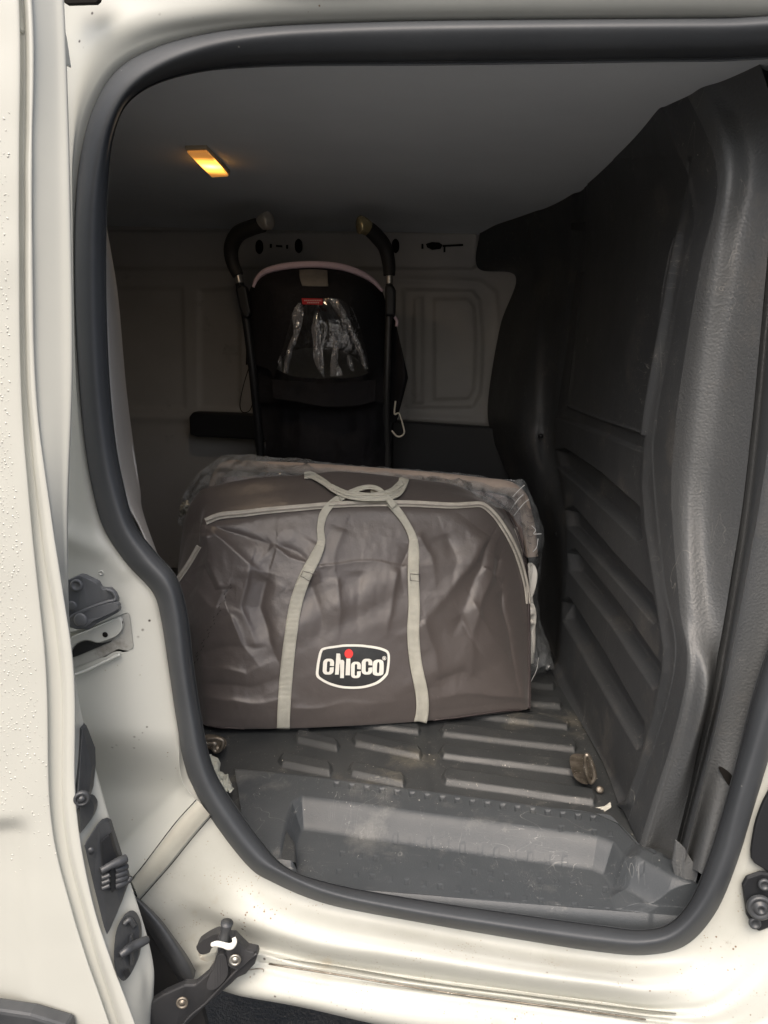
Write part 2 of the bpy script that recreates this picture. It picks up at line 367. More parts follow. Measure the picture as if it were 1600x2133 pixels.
loft('door_seal', [srow(0, 0, .02), srow(0, 0, .004), srow(.25, 0, -.013), srow(.7, 0, -.023), srow(1.15, 0, -.023), srow(1.6, 0, -.012), srow(1.85, 0, .002), srow(1.9, 0, .006), srow(2, 0, .004), srow(2, 0, .02), srow(2, 0, .06)],
     520, 56, RUBBER, van, closed=True)

# body side around the opening --- left pillar and header: rows run from the seal outwards
def P(*a): return list(a)
fl_st = [  # stations, each (R0..R4) = (px,py,y)
 P((1900,45,.012),(1900,28,.0),(1900,-10,-.012),(1900,-80,-.03),(1900,-250,-.04)),
 P((1500,45,.012),(1500,28,.0),(1500,-5,-.012),(1500,-80,-.03),(1500,-250,-.04)),
 P((1200,47,.012),(1200,30,.0),(1200,-2,-.012),(1200,-80,-.03),(1200,-250,-.04)),
 P((900,50,.012),(900,33,.0),(890,2,-.012),(860,-80,-.03),(840,-250,-.04)),
 P((700,55,.012),(698,37,.0),(680,6,-.012),(620,-70,-.03),(600,-250,-.04)),
 P((560,62,.012),(550,43,.0),(520,10,-.012),(430,-70,-.02),(400,-250,-.04)),
 P((445,78,.012),(432,55,.0),(395,20,-.012),(280,-70,-.012),(200,-250,-.03)),
 P((337,105,.012),(320,80,.0),(275,40,-.010),(180,-40,-.0),(50,-200,-.01)),
 P((252,152,.012),(232,128,.0),(192,92,-.006),(120,60,.006),(-20,-20,.01)),
 P((202,230,.012),(180,212,.0),(155,192,-.003),(110,190,.012),(0,190,.02)),
 P((174,333,.012),(156,322,.0),(146,318,-.002),(110,320,.016),(0,320,.02)),
 P((163,450,.012),(152,448,.0),(147,448,-.001),(110,450,.016),(0,450,.02)),
 P((162,620,.012),(154,620,.0),(149,620,-.001),(110,620,.016),(0,620,.02)),
 P((170,780,.012),(160,782,.0),(152,784,-.001),(110,790,.012),(0,790,.02)),
 P((183,920,.012),(171,922,.0),(158,925,-.001),(120,930,.008),(0,930,.02)),
 P((200,1020,.012),(186,1024,.0),(168,1030,-.002),(125,1035,.004),(0,1040,.02)),
 P((223,1097,.012),(207,1106,.0),(180,1118,-.003),(130,1120,.0),(0,1130,.02)),
 P((264,1162,.012),(247,1180,.0),(205,1200,-.004),(130,1200,-.0),(0,1200,.02)),
 P((324,1226,.012),(302,1246,.0),(235,1262,-.006),(130,1270,-.0),(0,1270,.02)),
 P((343,1290,.012),(318,1300,.0),(245,1315,-.008),(130,1320,-.0),(0,1320,.02)),
 P((360,1400,.012),(336,1402,.0),(255,1405,-.012),(130,1400,-.004),(0,1400,.02)),
 P((376,1504,.012),(353,1506,.0),(265,1510,-.014),(150,1500,-.008),(0,1500,.02)),
 P((394,1598,.012),(372,1602,.0),(285,1610,-.006),(160,1600,-.0),(0,1600,.02)),
 P((425,1668,.012),(402,1680,.0),(310,1720,-.0),(190,1760,.004),(0,1800,.03)),
 P((440,1700,.012),(418,1712,.0),(330,1775,-.0),(240,1850,.004),(0,1900,.03)),
]
def fl_disp(px, py):
    d = -.030*sstep((py-(1515+.00035*(px-270)**2))/170)*sstep((430-px)/110+.3)*(py > 1300)
    d += -.006*np.exp(-((py-1520)/22)**2)*((px > 150)&(px < 400))*0
    d *= sstep((seg_d(px, py, (440,1690), (250,1870))[0]-6)/70)
    d += .005*ridge(px, py, [(150,1120),(230,1150),(260,1180)], 26, 1)
    d += .0022*sstep((px-(140+0*py))/6)*(py < 700)*0
    return d
rows = [[s[k] for s in fl_st] for k in range(5)]
fl = loft('door_frame', rows, 620, 90, PAINT, van, disp=fl_disp)
# round pressed dimples and slots on the pillar
for (x, y, r_) in [(211,1193,.0032),(239,1382,.0032)]:
    c = W(x, y, -.0045); lathe('dimple', c, (0, -1, 0), [(r_, 0), (r_, .0012), (r_*.7, .0015), (r_*.65, .0006), (.0001, .0006)], PAINT, van)
# sill below the opening
sl_st = [
 P((430,1700,.012),(412,1712,.0),(372,1745,-.002),(330,1800,-.001),(300,1850,.0),(262,1900,.004),(240,1980,.01),(240,2060,.02),(240,2080,.02),(240,2120,.02),(240,2200,.02)),
 P((470,1762,.012),(455,1772,.0),(418,1810,-.004),(380,1850,-.002),(350,1890,.0),(325,1930,.004),(322,1990,.008),(330,2040,.01),(335,2060,.01),(345,2090,.01),(345,2150,.02)),
 P((512,1815,.012),(498,1822,.0),(470,1862,-.010),(445,1895,-.008),(430,1925,.008),(410,1962,.010),(405,1995,.004),(410,2008,.0),(412,2022,.0),(415,2050,-.004),(415,2080,.02)),
 P((569,1850,.012),(560,1860,.0),(545,1895,-.018),(530,1928,-.028),(525,1955,-.014),(520,1972,-.012),(515,1984,-.020),(512,2000,-.022),(512,2020,-.030),(505,2075,-.035),(505,2090,.0)),
 P((681,1893,.012),(675,1903,.0),(665,1935,-.022),(655,1965,-.034),(650,1990,-.024),(648,2002,-.022),(645,2014,-.032),(643,2025,-.034),(640,2046,-.045),(630,2098,-.05),(630,2120,.0)),
 P((850,1925,.012),(848,1937,.0),(842,1965,-.024),(838,1992,-.038),(835,2020,-.030),(833,2032,-.028),(832,2044,-.040),(830,2054,-.042),(828,2072,-.055),(820,2140,-.06),(820,2170,.0)),
 P((1075,1965,.012),(1074,1978,.0),(1072,2005,-.025),(1070,2028,-.040),(1068,2056,-.032),(1067,2064,-.030),(1067,2074,-.042),(1066,2084,-.044),(1065,2102,-.058),(1060,2180,-.06),(1060,2210,.0)),
 P((1250,1992,.012),(1252,2004,.0),(1252,2030,-.025),(1252,2050,-.040),(1250,2080,-.033),(1250,2088,-.031),(1250,2100,-.043),(1250,2110,-.045),(1250,2128,-.058),(1245,2200,-.06),(1245,2230,.0)),
 P((1350,1998,.012),(1356,2010,.0),(1362,2040,-.022),(1368,2062,-.034),(1372,2090,-.033),(1374,2104,-.032),(1376,2116,-.043),(1378,2128,-.045),(1380,2146,-.056),(1380,2220,-.06),(1380,2250,.0)),
 P((1430,1978,.012),(1442,1990,.0),(1460,2015,-.012),(1475,2040,-.022),(1485,2070,-.032),(1490,2090,-.036),(1495,2110,-.042),(1498,2130,-.045),(1500,2150,-.05),(1505,2220,-.06),(1510,2250,.0)),
 P((1487,1907,.012),(1502,1916,.0),(1530,1930,-.004),(1555,1950,-.008),(1575,1975,-.015),(1590,2000,-.022),(1600,2030,-.03),(1610,2060,-.035),(1620,2100,-.04),(1640,2200,-.05),(1650,2250,.0)),
 P((1528,1806,.012),(1543,1808,.0),(1560,1812,-.002),(1590,1820,-.003),(1620,1840,-.004),(1650,1860,-.008),(1680,1880,-.012),(1700,1900,-.02),(1720,1950,-.03),(1750,2100,-.04),(1760,2250,.0)),
 P((1565,1686,.012),(1580,1688,.0),(1600,1690,-.002),(1640,1695,-.003),(1680,1700,-.004),(1720,1705,-.004),(1760,1710,-.006),(1800,1720,-.01),(1850,1740,-.02),(1900,1850,-.03),(1950,2000,.0)),
 P((1640,1432,.012),(1655,1432,.0),(1670,1435,-.002),(1700,1440,-.003),(1740,1440,-.004),(1780,1440,-.004),(1820,1440,-.006),(1860,1440,-.01),(1900,1440,-.02),(1960,1450,-.03),(2050,1450,.0)),
 P((1830,400,.012),(1850,400,.0),(1870,400,-.002),(1890,400,-.003),(1920,400,-.004),(1950,400,-.004),(1980,400,-.006),(2000,400,-.01),(2030,400,-.02),(2060,400,-.03),(2200,400,.0)),
 P((1850,-100,.012),(1870,-100,.0),(1890,-100,-.002),(1900,-100,-.003),(1920,-100,-.004),(1950,-100,-.004),(1980,-100,-.006),(2000,-100,-.01),(2030,-100,-.02),(2060,-100,-.03),(2200,-100,.0)),
]
sl_st = [[(s[0][0]+(s[0][0]-s[1][0])*1.6, s[0][1]+(s[0][1]-s[1][1])*1.6, .010)]+list(s[1:]) for s in sl_st]
rows = [[s[k] for s in sl_st] for k in range(10)]+[[(s[9][0], s[9][1]-22, .09) if i > 2 else s[10] for i, s in enumerate(sl_st)]]
loft('sill', rows, 460, 120, PAINT_SILL, van)
# rail slot cut in the sill, a shallow channel with its own end
loft('rail_channel', [[(540,1990,-.0245),(700,2012,-.034),(900,2046,-.0425),(1100,2073,-.045),(1300,2098,-.046),(1410,2110,-.045)],
                      [(540,1993,-.018),(700,2015,-.026),(900,2049,-.034),(1100,2076,-.036),(1300,2101,-.037),(1408,2113,-.037)],
                      [(540,2000,-.018),(700,2022,-.026),(900,2056,-.034),(1100,2083,-.036),(1300,2109,-.037),(1402,2123,-.037)],
                      [(540,2002,-.0275),(700,2024,-.037),(900,2058,-.0455),(1100,2085,-.048),(1300,2111,-.049),(1400,2124,-.048)]], 120, 13, SEAMC, van, rowlin=True)
tube('rail_groove_line', [(560,2008,-.0285),(700,2030,-.0395),(900,2063,-.049),(1100,2091,-.0515),(1300,2117,-.052),(1345,2124,-.052)], .0011, OLDZ, van, n=60, seg=6)

# weld seam strip, diagonal on the pillar foot
loft('seam_strip', [[(412,1668,-.004),(370,1713,-.0055),(330,1765,-.006),(300,1805,-.006),(274,1836,-.006)],
                    [(420,1676,-.007),(378,1722,-.0085),(338,1774,-.009),(306,1815,-.009),(279,1848,-.009)],
                    [(428,1686,-.007),(388,1733,-.0085),(346,1784,-.009),(313,1826,-.009),(284,1860,-.009)],
                    [(437,1697,-.004),(396,1745,-.0055),(354,1797,-.006),(318,1838,-.006),(288,1872,-.006)]], 40, 13, SEAMC, van)
tube('seam_edge', [(409,1666,-.006),(368,1711,-.0075),(328,1763,-.008),(298,1803,-.008),(272,1834,-.008)], .0007, HOLE, van, n=30, seg=6)
tube('seam_edge', [(440,1700,-.006),(399,1748,-.0075),(357,1800,-.008),(321,1841,-.008),(291,1875,-.008)], .0007, HOLE, van, n=30, seg=6)

# ---- ceiling, walls, floor pan
def wgrid(nx, ny, f):
    u, v = np.meshgrid(np.linspace(0, 1, nx), np.linspace(0, 1, ny)); return f(u, v)
ceil = wgrid(60, 60, lambda u, v: np.stack([-1.75+u*2.3, .035+v*1.4, 1.645+.018*np.sin(np.pi*np.minimum(v*.62, .5))-.012*sstep((v-.9)/.1)+0*u], -1))
grid('headlining', ceil, LINING, van)
def far_disp(px, py):
    d = slot(px, py, [(-900,560),(-900,478),(988,484),(996,492),(994,552),(985,560)], 6, .012)
    for a in ([(415,605),(500,600),(500,850),(415,850)], [(840,602),(985,605),(1000,625),(1006,700),(1002,820),(985,848),(845,848)]):
        d = d+slot(px, py, a, 9, -.008)
    d = d+slot(px, py, [(862,620),(880,620),(880,840),(862,840)], 6, .006)+slot(px, py, [(905,622),(975,622),(988,640),(992,700),(988,810),(975,830),(905,832)], 6, .005)
    d = d+ridge(px, py, [(820,582),(1000,588),(1030,610),(1040,700)], 6, .004)+ridge(px, py, [(-400,862),(380,870),(860,872),(1010,878)], 9, .006)
    d = d+slot(px, py, [(-300,600),(380,600),(385,850),(-300,850)], 10, -.006)
    return d
Xg, Zg = np.meshgrid(np.linspace(-1.75, .55, 420), np.linspace(.55, 1.70, 260))
G = np.stack([Xg, np.full_like(Xg, 1.42)-.06*sstep((Zg-1.52)/.2)*0, Zg], -1)
qx, qy = proj(G); G[..., 1] -= far_disp(qx, qy)
grid('far_wall', G, WALL, van)
for (x, y) in [(540,514),(622,512),(824,512)]:
    plate('oval_hole', smooth_poly([(x-7,y-8),(x,y-15),(x+7,y-8),(x+7,y+8),(x,y+15),(x-7,y+8)], 3), 1.402, .004, HOLE, van, bevel=0)
plate('latch_mark', [(905-18,508),(900,504),(915,505),(922,510),(918,518),(900,520),(890,515)], 1.402, .004, HOLE, van, bevel=0)
for a in ([(922,510),(965,508),(965,512),(922,514)], [(878,508),(882,508),(882,518),(878,518)], [(924,512),(928,512),(928,525),(924,525)], [(562,508),(566,508),(566,516),(562,516)], [(575,510),(588,511),(588,515),(575,514)], [(596,510),(600,510),(600,518),(596,518)]):
    plate('latch_mark', a, 1.402, .003, HOLE, van, bevel=0)
# low black side trim on the far wall and the bar on its left
tb = W([395,530,760,1075,1130,1130,760,530,398], [860,863,874,893,900,1150,1150,914,908], [1.375]*9)
plate('lower_wall_trim', [(815,876),(1130,898),(1130,1180),(815,1180)], 1.34, .05, BLACKP, van, bevel=.006)
plate('side_rail', [(402,858),(700,868),(700,925),(410,910),(395,905),(393,868)], 1.33, .05, BLACKP, van, bevel=.006)
# floor pan shell and outer skins that shut the cargo bay
def quad(name, a, b, c, d, m, parent=van): return mesh_obj(name, [a, b, c, d], [(0, 1, 2, 3)], m, parent)
SHELL = PAINT
# body_side: plane with the door hole, behind the frame (seal crest contour to big rectangle)
K = crc([s[1] for s in SEAL], 200); inn = W(K[:, 0], K[:, 1], np.full(200, .016)); cen = inn.mean(0)
dirs = inn-cen; sc_ = np.minimum(1.9/np.maximum(abs(dirs[:, 0]), 1e-6), .75/np.maximum(abs(dirs[:, 2]), 1e-6)); 
inn = cen+(inn-cen)*1.045; outr = cen+dirs*sc_[:, None]; outr[:, 0] = np.clip(outr[:, 0], -1.8, 1.9); outr[:, 1] = .052; outr[:, 2] = np.clip(outr[:, 2], .545, 1.85)
grid('body_side', np.stack([inn+np.array([0, .036, 0]), outr]), PAINT, van, wrap=True, smooth=False)
bx = [(-1.8,.02,.545),(1.9,.02,.545),(1.9,1.52,.545),(-1.8,1.52,.545),(-1.8,.02,1.84),(1.9,.02,1.84),(1.9,1.52,1.84),(-1.8,1.52,1.84)]
mesh_obj('outer_shell', bx, [(0,1,2,3),(4,7,6,5),(3,2,6,7),(0,3,7,4),(1,5,6,2)], PAINT, van)
# rear load bay wall and a pillar panel inside, left of the opening
quad('rear_bay_wall', (-1.72,.03,.5), (-1.72,1.45,.5), (-1.72,1.45,1.7), (-1.72,.03,1.7), WALL)
loft('inner_pillar_panel', [[(180,430,.10),(185,600,.10),(195,800,.10),(215,950,.10),(240,1050,.11),(290,1130,.12),(330,1300,.12)],
                            [(212,440,.05),(222,600,.05),(232,800,.05),(248,950,.05),(268,1040,.06),(300,1110,.07),(380,1300,.07)],
                            [(228,505,.30),(246,620,.30),(262,800,.28),(278,930,.26),(292,1020,.25),(305,1090,.25),(385,1300,.2)],
                            [(226,500,.5),(236,620,.5),(250,800,.5),(268,930,.5),(280,1020,.5),(290,1090,.5),(385,1300,.5)]], 80, 30, WALL, van)
tube('pillar_window_bead', [(243,880,.22),(250,960,.22),(258,1030,.22),(268,1058,.22),(281,1050,.22),(284,1010,.22),(276,950,.22),(262,900,.22),(248,872,.22)], .0035, WALL, van, closed=True, seg=8)

# ---- rear floor mat with pressed ribs
Xg, Yg = np.meshgrid(np.linspace(-.62, .42, 560), np.linspace(.032, .98, 500))
G = np.stack([Xg, Yg, np.full_like(Xg, FL)], -1); qx, qy = proj(G)
def bar(a, b, h):   # a rib outline from a left top point, a right top point and its height in px
    return [(a[0], a[1]), (b[0], b[1]), (b[0]+6, b[1]+h*.6), (b[0]+2, b[1]+h), (a[0]-2, a[1]+h), (a[0]-8, a[1]+h*.6)]
d = np.zeros_like(qx)
for a, b, h in [((590,1572),(685,1592),24),((735,1592),(838,1616),24),((622,1526),(700,1545),20),((742,1532),(872,1560),22),
                ((925,1512),(1195,1545),22),((925,1556),(1215,1593),24),((930,1606),(1235,1650),28),
                ((925,1470),(1180,1502),18),((925,1432),(1165,1460),17),((925,1396),(1150,1420),16),((925,1362),(1135,1385),15),
                ((700,1490),(870,1512),18),((520,1490),(640,1505),18),((500,1450),(870,1470),18)]:
    d += slot(qx, qy, bar(a, b, h), 7, .009)
d += ridge(qx, qy, [(895,1500),(905,1650)], 12, -.0015)
G[..., 2] += d+.0012*vnoise(Xg*14, Yg*14, 3)
lin_sd = poly_sd(qx, qy, [(488,1597),(640,1612),(800,1632),(960,1652),(1120,1674),(1240,1690),(1268,1700),(1300,1760),(1500,1900),(1500,2600),(640,2600),(600,1760)])
G[..., 2] -= .09*sstep((lin_sd-14)/14)
for_mat = grid('floor_mat', G, MAT_F, van)
quad('floor_pan', (-1.75,.02,FL-.10), (.5,.02,FL-.10), (.5,1.45,FL-.10), (-1.75,1.45,FL-.10), BLACKP)
quad('floor_pan', (-1.75,.02,FL-.002), (-.62,.02,FL-.002), (-.62,1.45,FL-.002), (-1.75,1.45,FL-.002), MAT_F); quad('floor_pan', (-.62,.97,FL-.002), (.5,.97,FL-.002), (.5,1.45,FL-.002), (-.62,1.45,FL-.002), MAT_F)

# ---- front step liner
top = [(488,1597),(640,1612),(800,1632),(960,1652),(1120,1674),(1240,1690),(1290,1712),(1360,1790)]
mid = [(505,1715),(650,1720),(800,1735),(960,1755),(1120,1780),(1260,1800),(1350,1815),(1470,1850)]
bot = [(520,1900),(680,1925),(800,1945),(960,1965),(1120,1990),(1280,2010),(1420,2010),(1640,1960)]
A = cr(np.stack([cr(top, 620), cr(mid, 620), cr(bot, 620)]), 300)
G = WZ(A[..., 0], A[..., 1], FL+.0045); qx, qy = A[..., 0], A[..., 1]
rec = [(628,1655),(700,1664),(900,1692),(1100,1718),(1245,1738),(1280,1752),(1305,1785),(1400,1840),(1560,1900),(1700,2200),(560,2200),(575,1800),(592,1705),(605,1668)]
d = -.036*sstep((poly_sd(qx, qy, rec))/32)
d += slot(qx, qy, [(1290,1820),(1360,1900),(1420,1990),(1500,1900),(1400,1780),(1330,1770)], 40, .012)
edge = np.minimum(1, path_d(qx, qy, [t[:2] for t in top])/5); d += -.0035*(1-edge)
sq = []
for k in range(18): sq.append((702+k*31.4, 1634+k*4.15, 8.5, -.0028))
for r_, (x0, y0, n, dx, dy) in enumerate([(754,1742,13,35.5,4.7),(716,1776,20,34.4,4.5),(708,1812,21,35.3,4.9),(1170,1768,4,34,4)]):
    for k in range(n):
        if r_ > 0 and random.random() < .1: continue
        sq.append((x0+k*dx+random.uniform(-1, 1), y0+k*dy-43, 8.5, .0006 if k % 2 else -.0009))
for x, y, s_, a in sq:
    near = (abs(qx-x) < 14) & (abs(qy-y) < 14)
    d[near] += a*sstep((s_*.62-np.maximum(abs(qx[near]-x), abs(qy[near]-y)))/2.2+.5)
G[..., 2] += d+.0008*vnoise(G[..., 0]*10, G[..., 1]*10, 5)
G[..., 1] = np.where(G[..., 1] < .032, .032+(G[..., 1]-.032)*.03, G[..., 1]); G[..., 0] = np.minimum(G[..., 0], .47)
sk_ = G[-1:].copy(); sk_[..., 2] = np.minimum(sk_[..., 2], .56)-.01; G = np.concatenate([G, G[-1:]*.5+sk_*.5, sk_]); grid('step_liner', G, MAT_S, van)

# ---- bulkhead
a_ = WZ(1290, 1680, FL); b_ = WZ(1150, 1390, FL); nB = np.cross(b_-a_, [0, 0, 1.]); nB /= np.linalg.norm(nB)
def yB(x, y): return float(WP(x, y, a_, nB)[1])
cA = [(1000,480,1.40),(996,558,1.40),(1074,576,1.40),(1042,680,1.40),(1017,830,1.38),(1022,900,1.36),(1050,970,1.3),(1080,1060,1.2),(1110,1360,1.0)]
cB = [(1120,428,1.08),(1140,490,1.12),(1128,585,1.14),(1105,690,1.14),(1084,830,1.12),(1086,910,1.10),(1120,1030,1.02),(1148,1170,.95),(1146,1386,.86)]
cC = [(1200,370,.84),(1198,480,.95),(1181,580,.98),(1162,720,1.0),(1147,850,1.0),(1142,930,1.0),(1164,1060,.84),(1168,1200,.79),(1152,1393,.775)]
cC2 = [(1215,345,.78),(1215,480,.90),(1198,580,.92),(1180,720,.95),(1165,850,.95),(1160,930,.95),(1182,1060,.80),(1186,1200,.74),(1165,1420,.71)]
cM = [(1275,255,.55),(1330,430,.50),(1305,570,.52),(1278,720,.55),(1255,850,.56),(1250,940,.56),(1275,1120,.45),(1285,1300,.38),(1228,1545,.45)]
cD = [(1335,160,.32),(1425,420,.22),(1405,560,.245),(1375,720,.26),(1352,860,.275),(1344,960,.275),(1365,1200,.165),(1388,1385,.105),(1300,1690,.215)]
cD2 = [(1356,135,.29),(1452,400,.205),(1430,560,.225),(1399,720,.24),(1374,870,.25),(1365,980,.25),(1388,1210,.145),(1408,1400,.095),(1312,1715,.185)]
cE = [(1400,112,.24),(1496,340,.175),(1466,540,.18),(1434,720,.19),(1410,900,.195),(1402,1050,.20),(1418,1260,.13),(1430,1430,.09),(1335,1765,.13)]
cF1 = [(1445,70,.15),(1560,300,.10),(1545,500,.10),(1515,720,.105),(1492,920,.11),(1475,1090,.115),(1475,1320,.09),(1465,1480,.075),(1365,1795,.095)]
cG = [(1560,60,.07),(1615,260,.055),(1603,480,.055),(1582,720,.055),(1562,920,.06),(1540,1100,.06),(1500,1340,.06),(1470,1500,.06),(1398,1800,.07)]
cH = [(1580,58,.09),(1632,260,.08),(1620,480,.08),(1600,720,.08),(1582,920,.085),(1560,1100,.085),(1518,1340,.085),(1485,1500,.085),(1408,1805,.09)]
cI = [(1620,55,.045),(1655,260,.035),(1642,480,.035),(1624,720,.035),(1605,920,.035),(1578,1090,.035),(1534,1330,.035),(1498,1500,.035),(1428,1800,.04)]
cJ = [(1800,50,.02),(1800,260,.02),(1780,480,.02),(1755,720,.02),(1725,920,.02),(1690,1110,.02),(1615,1350,.02),(1565,1520,.02),(1478,1830,.02)]
def onpl(c, k=1): return c[:k]+[(a, b, yB(a, b)) for a, b, _ in c[k:]]
if nB[0] < 0: nB = -nB
def offpl(c, dx, k=0): return c[:k]+[(a, b, float(WP(a, b, a_, nB, dx)[1])) for a, b, _ in c[k:]]
cC, cC2, cM, cD = onpl(cC), onpl(cC2), onpl(cM), onpl(cD)
cD2, cE, cF1, cG, cH, cI = offpl(cD2, .0, 1), offpl(cE, .003, 1), [(a, b, float(WP(a, b, a_, nB, dx)[1])) for (a, b, _), dx in zip(cF1, (.034, .034, .034, .034, .034, .034, .029, .019, .03))], [(a, b, float(WP(a, b, a_, nB, dx)[1])) for (a, b, _), dx in zip(cG, (.052, .052, .052, .052, .052, .051, .044, .038, .048))], [(a, b, float(WP(a, b, a_, nB, dx)[1])) for (a, b, _), dx in zip(cH, (.066, .066, .066, .066, .066, .065, .059, .053, .062))], [(a, b, float(WP(a, b, a_, nB, dx)[1])) for (a, b, _), dx in zip(cI, (.048, .048, .048, .048, .048, .047, .043, .039, .045))]
def bk_disp(px, py):
    d = np.zeros_like(px)
    # ridge bead round the inset
    bead = [(1438,370),(1425,430),(1396,600),(1368,780),(1346,930),(1342,1010),(1350,1100),(1372,1240),(1388,1350),(1386,1400),(1368,1480),(1340,1580),(1310,1672),(1290,1676),(1240,1590),(1190,1480),(1152,1392)]
    d += ridge(px, py, bead, 8, .007)*sstep((py-330)/220)
    inset = [(1445,300)]+bead[1:]+[(1120,1300),(1120,300)]
    d += -.008*sstep(poly_sd(px, py, inset)/16+.3)*sstep((py-330)/220)
    # upper framed panel
    fr = [(1180,560),(1172,640),(1158,760),(1148,868),(1240,905),(1337,946),(1352,870),(1375,740),(1405,560),(1425,430)]
    d += -.009*sstep(poly_sd(px, py, [(1200,330),(1182,560),(1166,700),(1152,868),(1240,902),(1334,944),(1350,860),(1378,700),(1418,440),(1440,330)])/9+.4)*sstep((py-280)/160)
    pan = [(1222,330),(1202,560),(1185,720),(1172,842),(1180,852),(1255,880),(1335,906),(1342,900),(1362,790),(1385,660),(1408,520),(1425,400),(1430,330)]
    d += .004*sstep(poly_sd(px, py, pan)/4+.5)*sstep((py-280)/160)
    d += ridge(px, py, [(1200,570),(1184,720),(1170,845),(1255,878),(1340,908),(1362,780),(1387,640),(1410,500)], 3.2, .005)*sstep((py-400)/200)
    d += ridge(px, py, [(1350,905),(1372,775),(1397,635),(1420,490)], 3.6, .006)*sstep((py-400)/200)
    # five long slots
    for q in ([(1152,938),(1168,935),(1240,985),(1320,1058),(1324,1120),(1316,1124),(1230,1040),(1156,972)],
              [(1172,1062),(1186,1056),(1265,1150),(1346,1240),(1358,1290),(1350,1296),(1260,1190),(1176,1096)],
              [(1178,1152),(1190,1146),(1275,1255),(1362,1385),(1358,1428),(1350,1432),(1265,1300),(1182,1190)],
              [(1165,1252),(1178,1248),(1250,1365),(1328,1508),(1324,1552),(1316,1556),(1240,1420),(1166,1290)]):
        d += -.023*sstep(poly_sd(px, py, q)/8+.45)
    # waviness
    d += .0015*vnoise(px/90, py/120, 9)
    return d
cEF = []
for k_, (e_, f_) in enumerate(zip(cE, cF1)):
    px_, py_ = e_[0]*.62+f_[0]*.38, e_[1]*.62+f_[1]*.38
    cEF.append((px_, py_, float(WP(px_, py_, a_, nB, .010)[1]) if k_ else .2))
cE[0] = (1398, 122, .255); cEF[0] = (1424, 106, .215); cF1[0] = (1462, 88, .17); cG[0] = (1560, 60, .08); cH[0] = (1580, 58, .095); cI[0] = (1620, 55, .07)
rows = [cA, cB, cC, cC2, cM, cD, cD2, cE, cEF, cF1, cG]
A = np.stack([cr(r, 760) for r in rows]); seg = []
cnt = [24, 18, 12, 150, 150, 40, 50, 30, 50, 50]
A1 = [A[:2]]
def dens_cr(A, cnt):     # Catmull-Rom across rows with given counts between rows
    k = len(A); out = []
    for i, n in enumerate(cnt):
        p1, p2 = A[i], A[i+1]; p0 = A[i-1] if i else 2*p1-p2; p3 = A[i+2] if i < k-2 else 2*p2-p1
        for f in np.linspace(0, 1, n, endpoint=(i == len(cnt)-1)):
            out.append(.5*((2*p1)+(-p0+p2)*f+(2*p0-5*p1+4*p2-p3)*f*f+(-p0+3*p1-3*p2+p3)*f**3))
    return np.stack(out)
B = dens_cr(A, cnt)
G = W(B[..., 0], B[..., 1], B[..., 2]); G = G+normals(G)*bk_disp(B[..., 0], B[..., 1])[..., None]
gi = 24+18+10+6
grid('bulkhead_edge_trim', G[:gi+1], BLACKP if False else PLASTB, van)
ge = sum(cnt[:7])-6  # painted shadow edge: same moulding, darker colour inside, paler outside
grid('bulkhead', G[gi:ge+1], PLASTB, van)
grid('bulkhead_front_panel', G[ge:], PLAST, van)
loft('pillar_trim', [cG, [(a[0]+3, a[1], a[2]+.015) for a in cG], cH, [(a[0]-3, a[1], a[2]-.03) for a in cI], cI, [((a[0]+b[0])/2, (a[1]+b[1])/2, .022) for a, b in zip(cI, cJ)], cJ, [(a[0]+40, a[1], .03) for a in cJ]], 300, 60, PLAST, van)
# foot of the bulkhead: bright lip and folded trim end
tube('bulkhead_lip', [(1268,1695,.215),(1290,1740,.17),(1312,1775,.13),(1340,1798,.10),(1370,1808,.09),(1398,1811,.08)], .0028, PLAST, van, n=50, seg=8)
loft('bulkhead_foot', [[(1262,1700,.22),(1285,1750,.165),(1312,1785,.12),(1342,1806,.095),(1372,1815,.085),(1402,1818,.075)],
                       [(1275,1760,.17),(1300,1805,.13),(1325,1840,.10),(1352,1862,.08),(1385,1875,.07),(1425,1880,.06)],
                       [(1280,1830,.13),(1310,1870,.10),(1335,1890,.075),(1370,1905,.065),(1405,1905,.05),(1440,1895,.045)]], 60, 24, MAT_S, van)
plate('trim_flap', [(1408,1750,.045),(1425,1765,.045),(1455,1815,.04),(1450,1838,.035),(1428,1880,.035),(1412,1850,.045),(1400,1800,.05)], 0, .004, PLAST, van, bevel=.0008)
plate('lip_tip', [(1385,1800,.074),(1396,1798,.074),(1399,1808,.073),(1386,1810,.074)], 0, .003, SEAMC, van, bevel=.0005)
plate('corner_sealer', [(1212,1689,.215),(1240,1690,.215),(1260,1681,.22),(1272,1672,.22),(1274,1682,.215),(1252,1696,.21),(1225,1694,.212)], 0, .003, SEAMC, van, bevel=.0008)
for (x, y, yy) in [(1129,908,1.05),(1163,1112,.93)]:
    lathe('trim_clip', W(x, y, yy-.02), (-1, -.6, 0), [(.006, 0), (.006, .006), (.004, .009), (.0001, .01)], BLACKP, van, seg=14)
plate('trim_notch', smooth_poly([(1499,1602),(1512,1604),(1526,1618),(1524,1640),(1512,1628)], 4), .019, .004, HOLE, van, bevel=0)

